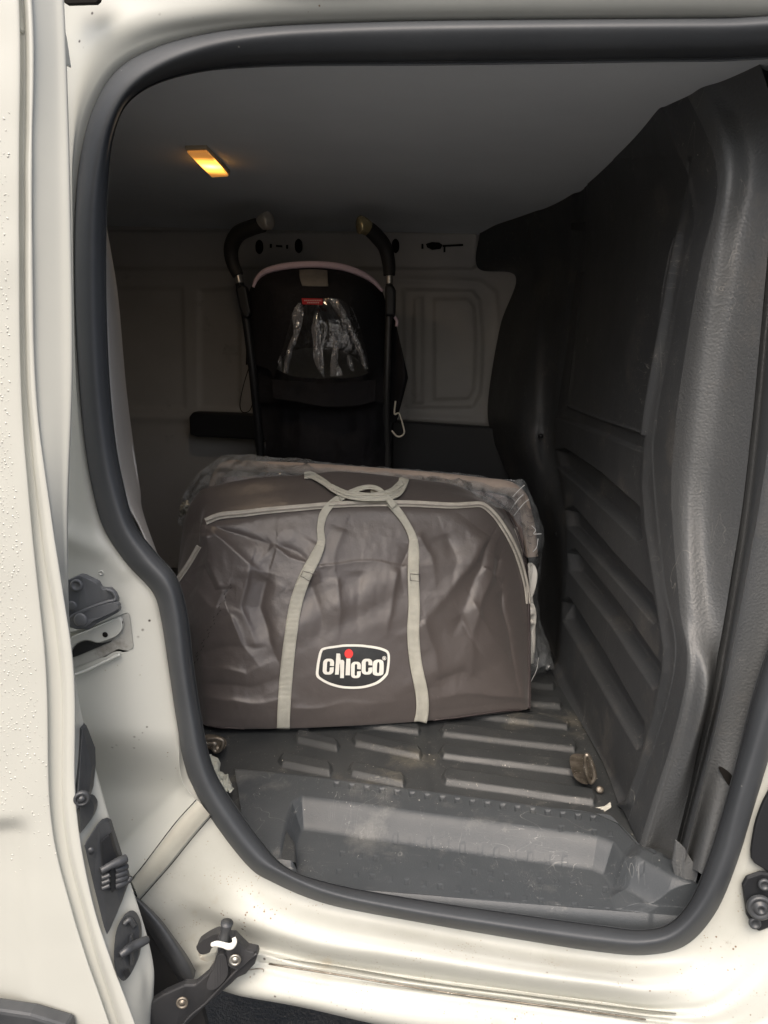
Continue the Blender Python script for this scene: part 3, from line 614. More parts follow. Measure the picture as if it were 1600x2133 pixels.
# ---- tie-down rings bolted to the floor
def ring_fitting(x, y, z, pl, loop, bx_):
    zz = min(p[2] for p in pl)-.05; pl = [(a, b, float(WZ(a, b, FL+.012+.04*0)[1])-.01) for a, b, _ in pl]; z = float(WZ(np.float64(loop[0][0]), np.float64(loop[0][1]), FL+.012)[1])-.035; z = min(p[2] for p in pl)+.006
    p = plate('tie_down_plate', smooth_poly(pl, 4), y, .003, OLDZ, van, bevel=.001)
    tube('tie_down_ring', [(a, b, z-.010) for a, b in loop], .0034, OLDZ, p, closed=True, n=50, seg=8)
    lathe('tie_down_bolt', W(bx_[0], bx_[1], z-.004), (0, -1, .6), [(.006, 0), (.006, .004), (.003, .005), (.0001, .005)], OLDZ, p, seg=14)
ring_fitting(1218, .30, .30, [(1188,1578,.31),(1210,1572,.31),(1230,1582,.30),(1238,1610,.28),(1228,1632,.27),(1208,1630,.27),(1193,1612,.29)], [(1222,1572),(1230,1582),(1238,1608),(1238,1622),(1230,1630),(1222,1610),(1219,1588)], (1249,1645))
ring_fitting(448, .38, .36, [(425,1534,.37),(445,1532,.37),(468,1540,.37),(470,1556,.545),(455,1566,.35),(430,1556,.355)], [(430,1541),(450,1538),(464,1543),(462,1558),(452,1566),(444,1560),(448,1548),(432,1549)], (452,1560))
quad('lamp_spill_guard', (-.001,1.44,.6), (0,1.44,.6), (0,1.44,.601), (-.001,1.44,.601), BLACKP) if False else None

# ---- interior lamp on the ceiling
def CZ(px, py, dz=0.):
    y = .8
    for _ in range(8):
        p = WZ(px, py, 1.645+.018*math.sin(math.pi*min((y-.035)/1.4*.62, .5))-dz); y = p[1]
    return p
lp = [CZ(390, 321, .012), CZ(431, 320, .012), CZ(476, 366, .012), CZ(441, 368, .012)]
cen = sum(lp)/4; big = [cen+(p-cen)*1.1 for p in lp]
def box_from(name, q, zt, zb, m, parent, b=.002):
    V = [(*p[:2], zt) for p in q]+[(*p[:2], zb) for p in q]
    o = mesh_obj(name, V, [(0,1,2,3),(7,6,5,4),(0,4,5,1),(1,5,6,2),(2,6,7,3),(3,7,4,0)], m, parent)
    bm = bmesh.new(); bm.from_mesh(o.data); bmesh.ops.recalc_face_normals(bm, faces=bm.faces); bm.to_mesh(o.data); bm.free()
    return bev(o, b)
zc = float(np.mean([p[2] for p in lp]))
hs = box_from('interior_lamp', big, zc+.02, zc+.004, AMBER, van)
LENS = bpy.data.materials.new('amber_lamp_lens'); LENS.use_nodes = True
t = LENS.node_tree; b = t.nodes['Principled BSDF']; tc = t.nodes.new('ShaderNodeTexCoord')
b.inputs['Base Color'].default_value = (.8, .35, .08, 1); b.inputs['Roughness'].default_value = .3
ds = t.nodes.new('ShaderNodeVectorMath'); ds.operation = 'DISTANCE'; t.links.new(tc.outputs['Object'], ds.inputs[0]); hot = cen+(lp[2]-lp[0])*.04; ds.inputs[1].default_value = (hot[0], hot[1], zc)
rp = t.nodes.new('ShaderNodeValToRGB'); mr = t.nodes.new('ShaderNodeMapRange'); mr.inputs[2].default_value = .085; t.links.new(ds.outputs['Value'], mr.inputs[0]); t.links.new(mr.outputs[0], rp.inputs[0])
e = rp.color_ramp.elements; e[0].color = (1, .62, .16, 1); e[0].position = 0; e[1].color = (.55, .22, .05, 1); e[1].position = 1
e = rp.color_ramp.elements.new(.3); e.color = (1, .40, .05, 1)
st = t.nodes.new('ShaderNodeMapRange'); st.inputs[2].default_value = .07; st.inputs[3].default_value = 4.2; st.inputs[4].default_value = .5; t.links.new(ds.outputs['Value'], st.inputs[0])
t.links.new(rp.outputs[0], b.inputs['Emission Color']); t.links.new(st.outputs[0], b.inputs['Emission Strength'])
wv = t.nodes.new('ShaderNodeTexWave'); wv.inputs['Scale'].default_value = 90; t.links.new(tc.outputs['Object'], wv.inputs['Vector'])
ml = t.nodes.new('ShaderNodeMath'); ml.operation = 'MULTIPLY_ADD'; t.links.new(wv.outputs['Fac'], ml.inputs[0]); ml.inputs[1].default_value = .5; ml.inputs[2].default_value = .6
m2 = t.nodes.new('ShaderNodeMath'); m2.operation = 'MULTIPLY'; t.links.new(ml.outputs[0], m2.inputs[0]); t.links.new(st.outputs[0], m2.inputs[1]); t.links.new(m2.outputs[0], b.inputs['Emission Strength'])
box_from('lens', lp, zc+.006, zc, LENS, hs)
al = bpy.data.lights.new('lamp_bulb', 'AREA'); ao = bpy.data.objects.new('lamp_bulb', al); COL.objects.link(ao)
al.energy = .26; al.color = (1, .78, .55); al.size = .04; ao.location = (cen[0], cen[1], zc-.006)

# ================================================================== sliding door (left)
dA = [(-260,-120),(-260,100),(-260,400),(-260,800),(-260,1100),(-260,1400),(-260,1700),(-260,1900),(-260,2133),(-260,2500)]
dB = [(20,-120),(26,100),(24,400),(28,800),(50,1100),(78,1400),(88,1700),(130,1900),(205,2133),(300,2400)]
dC = [(30,-120),(40,100),(38,400),(42,800),(64,1100),(95,1400),(103,1700),(147,1900),(220,2133),(318,2400)]
dD = [(45,-120),(58,100),(55,400),(60,800),(88,1100),(130,1400),(135,1700),(178,1900),(250,2133),(350,2400)]
dE = [(58,-120),(70,100),(67,400),(74,800),(110,1100),(152,1395),(158,1680),(198,1900),(280,2133),(380,2400)]
DY = -.14
def wy(r_, y): return [(a, b, y) for a, b in r_]
dM = [(int(a*.45-260*.55), b) for a, b in dB]
def door_disp(px, py): return -.010*sstep((py-1690-.12*(60-px))/50)*sstep((75-px)/60)+.001*vnoise(px/70, py/90, 4)+.004*np.exp(-((py-1690)/30)**2)*0
sd_ = loft('sliding_door', [wy(dA, DY+.02), wy(dM, DY+.002), wy(dB, DY), wy(dC, DY+.006), [(a[0]-6, a[1], DY+.011) for a in dD], wy(dD, DY+.006), [(a[0]*.6+b[0]*.4, a[1], DY+.001) for a, b in zip(dD, dE)], wy(dE, DY+.002), [(a[0]+1, a[1], DY+.007) for a in dE]],
     320, 90, PAINT_DOOR, van, disp=door_disp)
# leading edge face of the door
eI = wy([(58,-120),(70,100),(67,400),(74,800),(110,1100),(150,1395),(156,1680),(196,1900),(278,2133),(378,2400)], DY+.006)
eO = [(125,-120,-.03),(138,100,-.03),(146,400,-.03),(150,780,-.03),(142,1100,-.04),(150,1380,-.05),(206,1640,-.05),(285,1890,-.05),(306,2133,-.05),(400,2400,-.05)]
eO2 = [(125,-120),(136,110),(144,400),(149,760),(140,1100),(152,1395),(216,1670),(305,1955),(318,2070),(300,2180)]
eM = [((a[0]*.5+b[0]*.5), (a[1]+b[1])/2, (a[2]-.04)/2) for a, b in zip(eI, eO2)]
YE = [-.115, -.115, -.115, -.115, -.115, -.11, -.095, -.085, -.085, -.085]
def_ = loft('door_edge_face', [eI, [(a[0]*.8+b[0]*.2, a[1]*.8+b[1]*.2, -.134+.2*(y_+.134)) for a, b, y_ in zip(eI, eO2, YE)], [(a[0]*.3+b[0]*.7, a[1]*.3+b[1]*.7, -.134+.75*(y_+.134)) for a, b, y_ in zip(eI, eO2, YE)], [(a[0], a[1], y_) for a, y_ in zip(eO2, YE)], [(a[0]+1, a[1], y_+.006) for a, y_ in zip(eO2, YE)], [(a[0]-10, a[1], y_+.016) for a, y_ in zip(eO2, YE)]],
     260, 40, PAINT_DOOR, sd_, disp=lambda px, py: -.004*np.exp(-(((px-262)/30)**2+((py-2085)/35)**2))+.003*np.exp(-(((px-290)/14)**2+((py-2050)/40)**2)))
plate('lower_moulding', [(-260,2078,-.165),(-100,2092,-.165),(60,2116,-.165),(140,2140,-.162),(170,2300,-.16),(-260,2300,-.165)], 0, .02, LATCHP, sd_, bevel=.004)
# top corner pieces of the door
plate('door_corner', [(32,-60),(40,40),(50,66),(72,100),(130,128),(120,60),(105,20),(95,-60)], -.10, .02, PAINT_DOOR, sd_, bevel=.004)
plate('door_corner', [(-20,-60),(34,-60),(42,30),(46,70),(30,66),(-10,60)], -.135, .02, PAINT_DOOR, sd_, bevel=.004)
plate('header_slot', [(128,-40,-.03),(205,-40,-.03),(208,-2,-.03),(200,6,-.03),(140,8,-.03),(130,2,-.03)], 0, .006, HOLE, van, bevel=.001)
# water drops on the skin, one mesh
dg = sd_.data; V = np.empty(len(dg.vertices)*3); dg.vertices.foreach_get('co', V)
bvh = BVHTree.FromPolygons([v.co[:] for v in dg.vertices], [p.vertices[:] for p in dg.polygons])
def hitbvh(bv, x, y, lift):
    d = Vector(rays(x, y)).normalized(); h = bv.ray_cast(Vector(CP), d)
    if h[0] is None: return None, None
    n = h[1] if h[1].dot(d) < 0 else -h[1]
    return h[0]+n*lift, n
DROP = mat('water_drop', (.44, .44, .395), .06, .6, coat=.6, coat_rough=.02)
VV, FF = [], []
def drop(p, n, r_):
    q = Vector((0, 0, 1)).rotation_difference(n); b0 = len(VV); ex = random.uniform(.7, 1.4); rot = random.random()*3
    for (rr, hh) in ((1, 0), (.85, .32), (.5, .55), (0.1, .62)):
        for k in range(8):
            a = k*math.pi/4; l = Vector((rr*r_*ex*math.cos(a), rr*r_/ex*math.sin(a), hh*r_)); l.rotate(Matrix.Rotation(rot, 3, 'Z')); VV.append(tuple(p+q @ l))
    for i in range(3):
        for k in range(8): FF.append((b0+i*8+k, b0+i*8+(k+1) % 8, b0+(i+1)*8+(k+1) % 8, b0+(i+1)*8+k))
    FF.append(tuple(b0+24+k for k in range(8)))
dpos = []
for _ in range(3000):
    y = random.triangular(150, 1850, 1350); x = random.uniform(-40, 20+max(0, (y-900))*.11)
    if y > 1680 and random.random() < .5: continue
    if x < 0 and random.random() < .6: continue
    if y < 900 and random.random() < .45: continue
    if any(abs(x-a)+abs(y-b_) < 6.5 for a, b_ in dpos): continue
    dpos.append((x, y))
    p, n = hitbvh(bvh, x, y, -.0002)
    if p is None or p[1] > DY+.05: continue
    drop(p, n, random.choice((.0005, .0006, .0008, .0010, .0013)))
o = mesh_obj('water_drops', VV, FF, DROP, sd_, True); o['kind'] = 'stuff'

BE = BVHTree.FromPolygons([v.co[:] for v in def_.data.vertices], [p.vertices[:] for p in def_.data.polygons])
def ye(px, py, lift):
    d = Vector(rays(px, py)); h = BE.ray_cast(Vector(CP), d.normalized())
    if h[0] is None: h = BE.find_nearest(Vector(W(px, py, -.07)))
    return h[0].y-lift
_plate, _tube = plate, tube
def eplate(name, pts, y, thick, m, parent, bevel=.0015, lift=.010):
    return _plate(name, [(p[0], p[1], ye(p[0], p[1], lift)) for p in pts], 0, thick, m, parent, bevel)
# latches and pins on the door edge (x grows outwards of the edge)
def dy_at(px, py):     # depth of the door edge face along its width
    return -.10
pk = eplate('upper_latch_cover', [(140,1500,-.09),(150,1503,-.088),(172,1520,-.075),(190,1568,-.06),(191,1600,-.06),(186,1650,-.066),(180,1668,-.07),(160,1690,-.085),(140,1690,-.10)], 0, .012, LATCHP, sd_, bevel=.003)
lathe('latch_screw', W(171, 1661, ye(171, 1661, .0105)), (.35, -1, 0), [(.009, 0), (.009, .004), (.006, .0055), (.006, .003), (.0035, .003), (.0035, .006), (.0001, .006)], LATCHP, sd_, seg=20)
tube('latch_link', [(148,1625,ye(148,1625,.012)+0.0000),(158,1610,ye(148,1625,.012)+0.0060),(170,1592,ye(148,1625,.012)+0.0100)], .0022, LATCHP, sd_, n=10, seg=8)
eplate('lower_latch_cover', smooth_poly([(150,1700,-.088),(165,1672,-.082),(185,1664,-.072),(196,1680,-.066),(190,1705,-.07),(168,1735,-.085),(155,1742,-.092)], 3), 0, .010, LATCHP, sd_, bevel=.002)
cp = eplate('contact_plate', [(174,1760,-.085),(205,1713,-.072),(217,1709,-.068),(226,1713,-.064),(248,1782,-.058),(266,1830,-.056),(262,1852,-.058),(250,1885,-.062),(222,1950,-.075),(216,1935,-.08),(195,1850,-.085)], 0, .008, LATCHP, sd_, bevel=.003)
eplate('contact_recess', [(211,1752,-.078),(228,1738,-.074),(238,1775,-.070),(246,1790,-.068),(240,1800,-.07),(214,1812,-.076)], 0, .006, BLACKP, sd_, bevel=.001, lift=.014)
tube('guide_pin', [(210,1814,ye(210,1814,.012)+0.0000),(232,1802,ye(210,1814,.012)+0.0080),(248,1795,ye(210,1814,.012)+0.0150),(263,1788,ye(210,1814,.012)+0.0220)], [.0042, .0046, .0058, .0050], LATCHP, sd_, n=20, seg=14)
lathe('contact_screw', W(189, 1771, ye(189, 1771, .0105)), (.3, -1, 0), [(.004, 0), (.004, .002), (.0001, .002)], LATCHP, sd_, seg=12)
for k in range(4):
    y = 1807+k*11
    tube('contact_pin', [(240,y+6,ye(240,y+6,.012)+0.0000),(252,y+2,ye(240,y+6,.012)+0.0040),(262,y-2,ye(240,y+6,.012)+0.0090),(266,y-4,ye(240,y+6,.012)+0.0110)], [.0042,.0044,.0042,.003], LATCHP, sd_, n=14, seg=10)
    if k < 3: tube('contact_rib', [(212,y+22,ye(212,y+22,.012)+0.0000),(220,y+19,ye(212,y+22,.012)+0.0020),(229,y+15,ye(212,y+22,.012)+0.0040)], .0028, LATCHP, sd_, n=8, seg=8)
eplate('contact_block', [(228,1815,-.076),(240,1806,-.074),(246,1850,-.072),(232,1862,-.074)], 0, .01, BLACKP, sd_, bevel=.001, lift=.014)
tube('contact_pin', [(255,1840,ye(255,1840,.012)+0.0000),(268,1834,ye(255,1840,.012)+0.0040),(273,1826,ye(255,1840,.012)+0.0060)], [.003,.0035,.003], LATCHP, sd_, n=10, seg=8)
bp_ = eplate('buffer_plate', smooth_poly([(237,2000,-.082),(240,1950,-.08),(250,1920,-.074),(266,1906,-.07),(280,1912,-.066),(289,1934,-.062),(290,1965,-.062),(286,1998,-.064),(272,2030,-.07),(257,2044,-.076),(244,2030,-.08)], 3), 0, .008, LATCHP, sd_, bevel=.003)
tube('buffer_rib', [(258,1925,ye(258,1925,.012)+0.0000),(270,1916,ye(258,1925,.012)+0.0040),(280,1930,ye(258,1925,.012)+0.0080)], .003, LATCHP, sd_, n=14, seg=8)
tube('guide_pin', [(250,1990,ye(250,1990,.012)+0.0000),(264,1980,ye(250,1990,.012)+0.0060),(276,1972,ye(250,1990,.012)+0.0140),(292,1964,ye(250,1990,.012)+0.0220),(308,1957,ye(250,1990,.012)+0.0300)], [.004,.0055,.0058,.0058,.0045], LATCHP, sd_, n=26, seg=14)
eplate('buffer_fin', [(269,1952,-.092),(274,1950,-.092),(276,2014,-.088),(271,2012,-.09)], 0, .006, LATCHP, sd_, bevel=.001, lift=.014)
eplate('buffer_notch', [(256,2025,-.086),(266,2020,-.084),(271,2032,-.08),(262,2040,-.082)], 0, .003, BLACKP, sd_, bevel=.0005, lift=.014)

# ---- rear roller bracket on the pillar, upper
rb = plate('rail_bracket', [(126,1245,-.045),(132,1222,-.045),(140,1209,-.043),(165,1198,-.04),(173,1200,-.04),(202,1214,-.036),(207,1225,-.035),(214,1227,-.035),(228,1227,-.033),(238,1238,-.032),(243,1250,-.031),(242,1262,-.03),(247,1269,-.03),(247,1275,-.03),(228,1286,-.033),(200,1300,-.037),(185,1312,-.04),(160,1312,-.043),(138,1305,-.046),(126,1300,-.047)], 0, .010, BRACK, van, bevel=.003)
def on(name, pts, y, m, r_, par, **k): return tube(name, [(a, b, y) for a, b in pts], r_, m, par, **k)
tube('bracket_rim', [(143,1297,-.049),(150,1284,-.049),(165,1276,-.048),(195,1263,-.044),(225,1253,-.039),(238,1250,-.037),(241,1243,-.036),(234,1232,-.037),(222,1228,-.039)], .0020, BRACK, rb, n=50, seg=8)
plate('bracket_arm', smooth_poly([(142,1295,-.052),(150,1284,-.052),(175,1273,-.05),(210,1262,-.046),(240,1256,-.042),(246,1268,-.041),(225,1280,-.044),(195,1293,-.048),(178,1306,-.05),(158,1308,-.052),(146,1304,-.052)], 3), 0, .008, BRACK, rb, bevel=.002)
lathe('bracket_bolt', W(160, 1219, -.046), (.05, -1, .1), [(.0075, 0), (.0075, .0015), (.006, .0025), (.0045, .0025), (.004, .001), (.0001, .001)], BRACK, rb, seg=20)
lathe('bracket_bolt', W(168, 1291, -.056), (.05, -1, .1), [(.008, 0), (.008, .001), (.006, .002), (.0001, .002)], BRACK, rb, seg=20)
lathe('bracket_bolt', W(150, 1262, -.05), (.05, -1, .1), [(.006, 0), (.006, .001), (.004, .0015), (.0001, .0015)], BRACK, rb, seg=20)
# recess with the rail end
loft('rail_recess', [[(120,1322,-.006),(165,1312,-.0075),(210,1297,-.008),(255,1279,-.0085),(268,1276,-.0085)],
                     [(120,1327,.03),(165,1318,.03),(210,1303,.03),(255,1285,.03),(262,1283,.03)],
                     [(120,1360,.035),(165,1350,.035),(210,1338,.035),(255,1322,.035),(264,1320,.035)],
                     [(120,1395,.02),(165,1380,.015),(210,1365,.01),(255,1351,.006),(272,1345,.004)],
                     [(120,1412,-.006),(165,1397,-.008),(210,1380,-.009),(255,1362,-.0095),(278,1350,-.0095)]], 40, 17, PAINT, van, rowlin=True)
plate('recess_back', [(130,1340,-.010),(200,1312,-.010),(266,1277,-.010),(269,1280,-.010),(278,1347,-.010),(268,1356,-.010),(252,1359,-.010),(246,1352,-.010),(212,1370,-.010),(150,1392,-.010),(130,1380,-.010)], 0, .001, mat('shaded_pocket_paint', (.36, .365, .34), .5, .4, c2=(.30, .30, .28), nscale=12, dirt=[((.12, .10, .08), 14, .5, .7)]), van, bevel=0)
plate('rail_tab', smooth_poly([(140,1340,-.018),(150,1327,-.018),(180,1315,-.018),(215,1300,-.018),(247,1288,-.018),(254,1300,-.018),(252,1314,-.018),(240,1326,-.018),(218,1335,-.018),(203,1339,-.018),(190,1335,-.018),(175,1334,-.018),(158,1342,-.018),(148,1356,-.018),(140,1368,-.018)], 3), 0, .006, PAINT, van, bevel=.002)
plate('rail_gap', smooth_poly([(150,1356,-.0125),(160,1343,-.0125),(175,1336,-.0125),(190,1338,-.0125),(205,1342,-.0125),(222,1338,-.0125),(232,1336,-.0125),(200,1350,-.0125),(150,1370,-.0125)], 3), 0, .002, BLACKP, van, bevel=0)
lathe('rail_hole', W(219, 1322, -.0195), (0, -1, 0), [(.0035, 0), (.0033, .0006), (.0001, .0006)], HOLE, van, seg=16)
tube('recess_lip', [(152,1408,-.016),(185,1395,-.0165),(220,1378,-.017),(250,1363,-.017)], .0022, PAINT, van, n=24, seg=8)

# ---- dark well under the door and its trim
plate('wheel_arch_liner', [(268,1862,.0),(300,1900,.0),(345,1960,.0),(385,2010,.0),(410,2060,.0),(470,2300,.0),(200,2300,.0),(220,1990,.0)], .0, .01, DARKGAP, van, bevel=.003)
loft('arch_trim', [[(272,1860,-.012),(300,1880,-.016),(335,1915,-.02),(365,1955,-.022),(390,1990,-.024),(408,2022,-.024)],
                   [(280,1868,-.022),(305,1893,-.027),(337,1930,-.031),(365,1970,-.034),(388,2008,-.035),(403,2040,-.035)],
                   [(283,1885,-.022),(302,1908,-.027),(330,1948,-.031),(357,1990,-.034),(378,2030,-.035),(388,2046,-.035)],
                   [(284,1900,-.008),(300,1925,-.01),(325,1965,-.01),(350,2005,-.01),(370,2040,-.01),(378,2050,-.01)]], 60, 20, LATCHP, van)
# lower hinge arm
ar = plate('lower_hinge_arm', [(452,1953,-.06),(462,1948,-.06),(488,1950,-.058),(503,1966,-.056),(515,1977,-.055),(535,1981,-.053),(537,1990,-.053),(530,2010,-.055),(512,2030,-.058),(494,2038,-.06),(482,2050,-.062),(452,2076,-.068),(420,2105,-.072),(390,2135,-.078),(360,2180,-.085),(300,2240,-.09),(298,2133,-.09),(312,2090,-.088),(340,2072,-.084),(384,2053,-.078),(405,2053,-.075),(432,2030,-.07),(445,2008,-.067),(452,1985,-.063)], 0, .012, STEELB, van, bevel=.004)
tube('arm_edge', [(535,1986,-.058),(505,2010,-.063),(470,2045,-.069),(430,2088,-.076),(395,2118,-.082),(360,2160,-.09)], .0018, STEELB, ar, n=40, seg=8)
plate('arm_link', smooth_poly([(468,1990,-.071),(474,2010,-.071),(474,2032,-.072),(462,2050,-.074),(446,2062,-.078),(434,2062,-.079),(430,2052,-.078),(436,2035,-.076),(447,2012,-.073),(455,1990,-.071)], 3), 0, .008, STEELB, ar, bevel=.003)
plate('arm_ear', smooth_poly([(470,1985,-.066),(478,1968,-.064),(495,1960,-.062),(512,1980,-.061),(530,1986,-.06),(515,2005,-.064),(500,2018,-.067),(485,2018,-.069),(473,2008,-.069)], 3), 0, .005, STEELB, ar, bevel=.002)
for (x, y, yy) in [(490,1999,-.072),(380,2088,-.090)]:
    lathe('washer_bolt', W(x, y, yy), (.1, -1, .15), [(.0075, 0), (.0075, .002), (.0055, .0025), (.005, .0015), (.0035, .0015), (.0035, .003), (.0001, .003)], ZINC if y < 2000 else OLDZ, ar, seg=20)
plate('arm_roller_guard', smooth_poly([(409,1972,-.05),(425,1958,-.05),(450,1946,-.05),(461,1950,-.05),(464,1958,-.05),(455,1968,-.05),(440,1976,-.05),(436,1985,-.05),(418,1988,-.05)], 3), 0, .014, STEELB, ar, bevel=.003)
tube('spring_clip', [(442,1968,-.072),(452,1966,-.074),(466,1969,-.075),(476,1972,-.075),(484,1970,-.074),(489,1962,-.073),(487,1953,-.071)], [.0028,.0035,.0035,.004,.0038,.003,.0025], PRINTW, ar, n=30, seg=10)
tube('roller', [(466,1960,-.066),(469,1945,-.066),(473,1922,-.066)], [.0062,.0055,.0080], LATCHP, ar, n=14, seg=18)
# moulded bits on the sill by the arm
tube('sill_patch_line', [(500,2023,-.0335),(545,2018,-.0345),(547,2030,-.036),(545,2046,-.0385),(520,2042,-.038)], .0006, OLDZ, van, n=40, seg=5)
plate('sill_pocket', [(411,1985,-.03),(418,1994,-.03),(447,1988,-.03),(452,1978,-.03),(448,2000,-.03),(430,2004,-.03),(415,1998,-.03)], 0, .004, SEAMC, van, bevel=.001)

# ---- striker on the right pillar and the black gap above it
plate('front_door_gap', smooth_poly([(1566,1790),(1570,1740),(1580,1700),(1600,1655),(1640,1600),(1700,1600),(1700,1850),(1620,1830),(1590,1810)], 3), -.012, .006, BLACKP, van, bevel=.002)
sk = plate('latch_plate', [(1547,1845,-.014),(1556,1828,-.014),(1586,1818,-.014),(1612,1822,-.014),(1630,1850,-.014),(1630,1920,-.014),(1600,1935,-.014),(1582,1942,-.014),(1572,1935,-.014),(1556,1908,-.014),(1552,1880,-.014)], 0, .006, BLACKP, van, bevel=.0025)
lathe('latch_cup', W(1582, 1888, -.018), (-.1, -1, .1), [(.0155, 0), (.0155, .005), (.0125, .007), (.0105, .004), (.008, .004), (.007, .008), (.004, .009), (.0035, .005), (.0001, .005)], LATCHP, sk, seg=28)
for (x, y) in [(1592,1842),(1572,1922)]:
    lathe('latch_screw', W(x, y, -.018), (-.1, -1, .1), [(.0075, 0), (.0072, .003), (.0045, .0035), (.004, .002), (.0001, .002)], LATCHP, sk, seg=18)

reparent(van)

# ================================================================== THE CARRY BAG
bag = empty('carry_bag', (-.1, .5, FL)); tag(bag, 'dark brown nylon bag with khaki straps and black oval badge on the cargo floor', 'bag')
p0 = WZ(425, 1518, FL+.004); p1 = WZ(1102, 1486, FL+.004); pt = W(760, 1050, .56)
nG = np.cross(p1-p0, pt-p0); nG /= np.linalg.norm(nG); nG = nG if nG[1] < 0 else -nG     # faces the camera
def brow(L, y=None): return L
BR = [
 [(400,1240,-.17),(410,1200,-.17),(425,1100,-.16),(455,1050,-.15),(535,1030,-.14),(640,1022,-.14),(713,1018,-.14),(848,1030,-.14),(960,1045,-.14),(1045,1085,-.15),(1085,1220,-.17)],
 [(374,1180,-.11),(385,1085,-.10),(410,1030,-.09),(445,1012,-.085),(532,995,-.08),(640,988,-.08),(713,982,-.08),(848,996,-.08),(958,1014,-.08),(1052,1066,-.085),(1096,1165,-.10)],
 [(370,1200,-.075),(390,1125,-.06),(415,1080,-.045),(440,1048,-.038),(532,1030,-.03),(645,1020,-.026),(745,1014,-.026),(875,1022,-.026),(985,1032,-.03),(1058,1088,-.04),(1099,1195,-.065)],
 [(367,1216,-.045),(393,1176,-.025),(415,1137,-.008),(428,1088,.0),(530,1070,.010),(650,1056,.015),(780,1050,.015),(900,1053,.015),(1004,1052,.010),(1062,1112,.0),(1100,1225,-.03)],
 [(370,1235,-.04),(402,1196,-.02),(428,1152,.004),(452,1120,.020),(548,1106,.026),(655,1096,.028),(780,1090,.028),(900,1092,.028),(1004,1098,.022),(1056,1160,.004),(1102,1262,-.03)],
 [(378,1262,-.045),(405,1240,-.01),(432,1220,.016),(470,1200,.030),(556,1185,.038),(660,1175,.042),(770,1170,.042),(890,1172,.04),(1000,1178,.030),(1055,1225,.006),(1104,1310,-.03)],
 [(388,1300,-.045),(412,1290,-.005),(440,1280,.020),(482,1272,.036),(565,1262,.046),(662,1255,.050),(765,1250,.050),(885,1252,.046),(1004,1262,.034),(1062,1300,.008),(1105,1355,-.026)],
 [(398,1370,-.04),(418,1370,-.0),(450,1368,.024),(495,1365,.042),(574,1358,.052),(666,1352,.056),(762,1350,.056),(880,1352,.05),(1010,1358,.036),(1072,1378,.010),(1106,1410,-.022)],
 [(408,1440,-.03),(426,1442,.004),(458,1444,.028),(505,1446,.042),(582,1445,.05),(672,1442,.052),(766,1438,.052),(880,1434,.048),(1018,1428,.034),(1082,1432,.010),(1106,1452,-.018)],
 [(414,1490,-.02),(432,1494,.008),(465,1498,.024),(512,1501,.034),(590,1503,.04),(680,1500,.04),(775,1492,.04),(885,1482,.036),(1024,1466,.026),(1086,1462,.008),(1105,1474,-.012)],
 [(418,1512,-.01),(436,1516,.004),(470,1520,.012),(520,1523,.016),(596,1524,.02),(686,1522,.02),(782,1516,.02),(890,1508,.018),(1026,1488,.012),(1088,1482,.0),(1104,1488,-.008)],
 [(420,1516,-.06),(440,1519,-.06),(474,1522,-.06),(524,1525,-.05),(600,1526,-.05),(690,1524,-.05),(786,1518,-.05),(894,1510,-.05),(1028,1490,-.05),(1088,1484,-.05),(1103,1489,-.06)],
]
FOLDS = [ # path (fades from its first to its last point), width px, height; the steep side lies to the left of the path
 ([(432,1100),(500,1160),(590,1225)], 16, .016), ([(440,1092),(520,1120),(620,1150),(660,1190)], 13, -.010), ([(428,1110),(430,1170),(462,1235)], 12, .014),
 ([(425,1180),(448,1228),(490,1222)], 10, -.013), ([(560,1190),(545,1260),(560,1340),(590,1430)], 20, -.018), ([(520,1180),(505,1260),(530,1350)], 14, .010),
 ([(405,1225),(440,1262),(520,1280)], 13, .009), ([(470,1215),(440,1290),(415,1370)], 9, .006), ([(415,1360),(470,1345),(560,1350)], 14, -.008),
 ([(655,1190),(625,1210),(600,1290)], 11, .010), ([(672,1130),(650,1170),(662,1215)], 9, .009), ([(640,1210),(668,1290),(655,1400)], 20, -.009),
 ([(700,1200),(706,1270),(698,1340)], 12, .007), ([(750,1190),(740,1260),(745,1335)], 15, -.006), ([(835,1180),(815,1250),(800,1330)], 12, .009), ([(850,1130),(838,1180),(845,1240)], 10, -.008),
 ([(1022,1115),(960,1205),(880,1300)], 24, .020), ([(1026,1120),(990,1200),(950,1330)], 14, -.013), ([(1034,1150),(1010,1230),(985,1330),(975,1420)], 14, .012),
 ([(1045,1160),(1028,1195),(1046,1225)], 9, -.011), ([(1005,1178),(1030,1196),(1050,1200)], 7, .008), ([(885,1290),(905,1350),(915,1430)], 16, .010),
 ([(985,1250),(1030,1330),(1072,1400)], 12, .010), ([(960,1280),(1000,1360),(1060,1430)], 10, -.008), ([(905,1420),(960,1400),(1060,1440)], 14, -.006), ([(1048,1225),(1058,1320),(1080,1470)], 7, -.010),
 ([(640,1180),(740,1170),(860,1178),(1030,1172)], 4, .003), ([(425,1452),(520,1462),(620,1455)], 14, .010), ([(430,1425),(520,1428),(600,1410)], 12, -.007),
 ([(600,1475),(720,1468),(860,1455)], 12, .005), ([(1095,1455),(1000,1440),(890,1460)], 12, .008), ([(560,1130),(600,1160),(650,1172)], 8, .008), ([(870,1110),(900,1160),(905,1230)], 14, .007),
 ([(1020,1050),(1075,1150),(1092,1260),(1098,1400),(1098,1480)], 5, -.004), ([(450,1390),(510,1405),(575,1380)], 10, .007), ([(480,1280),(500,1340),(545,1400)], 10, .008),
 ([(720,1100),(700,1150),(690,1210)], 16, .005), ([(930,1110),(950,1170),(940,1240)], 14, -.006), ([(600,1050),(610,1030),(640,1000)], 14, .003), ([(860,1000),(930,1030),(1000,1040)], 14, -.004),
]
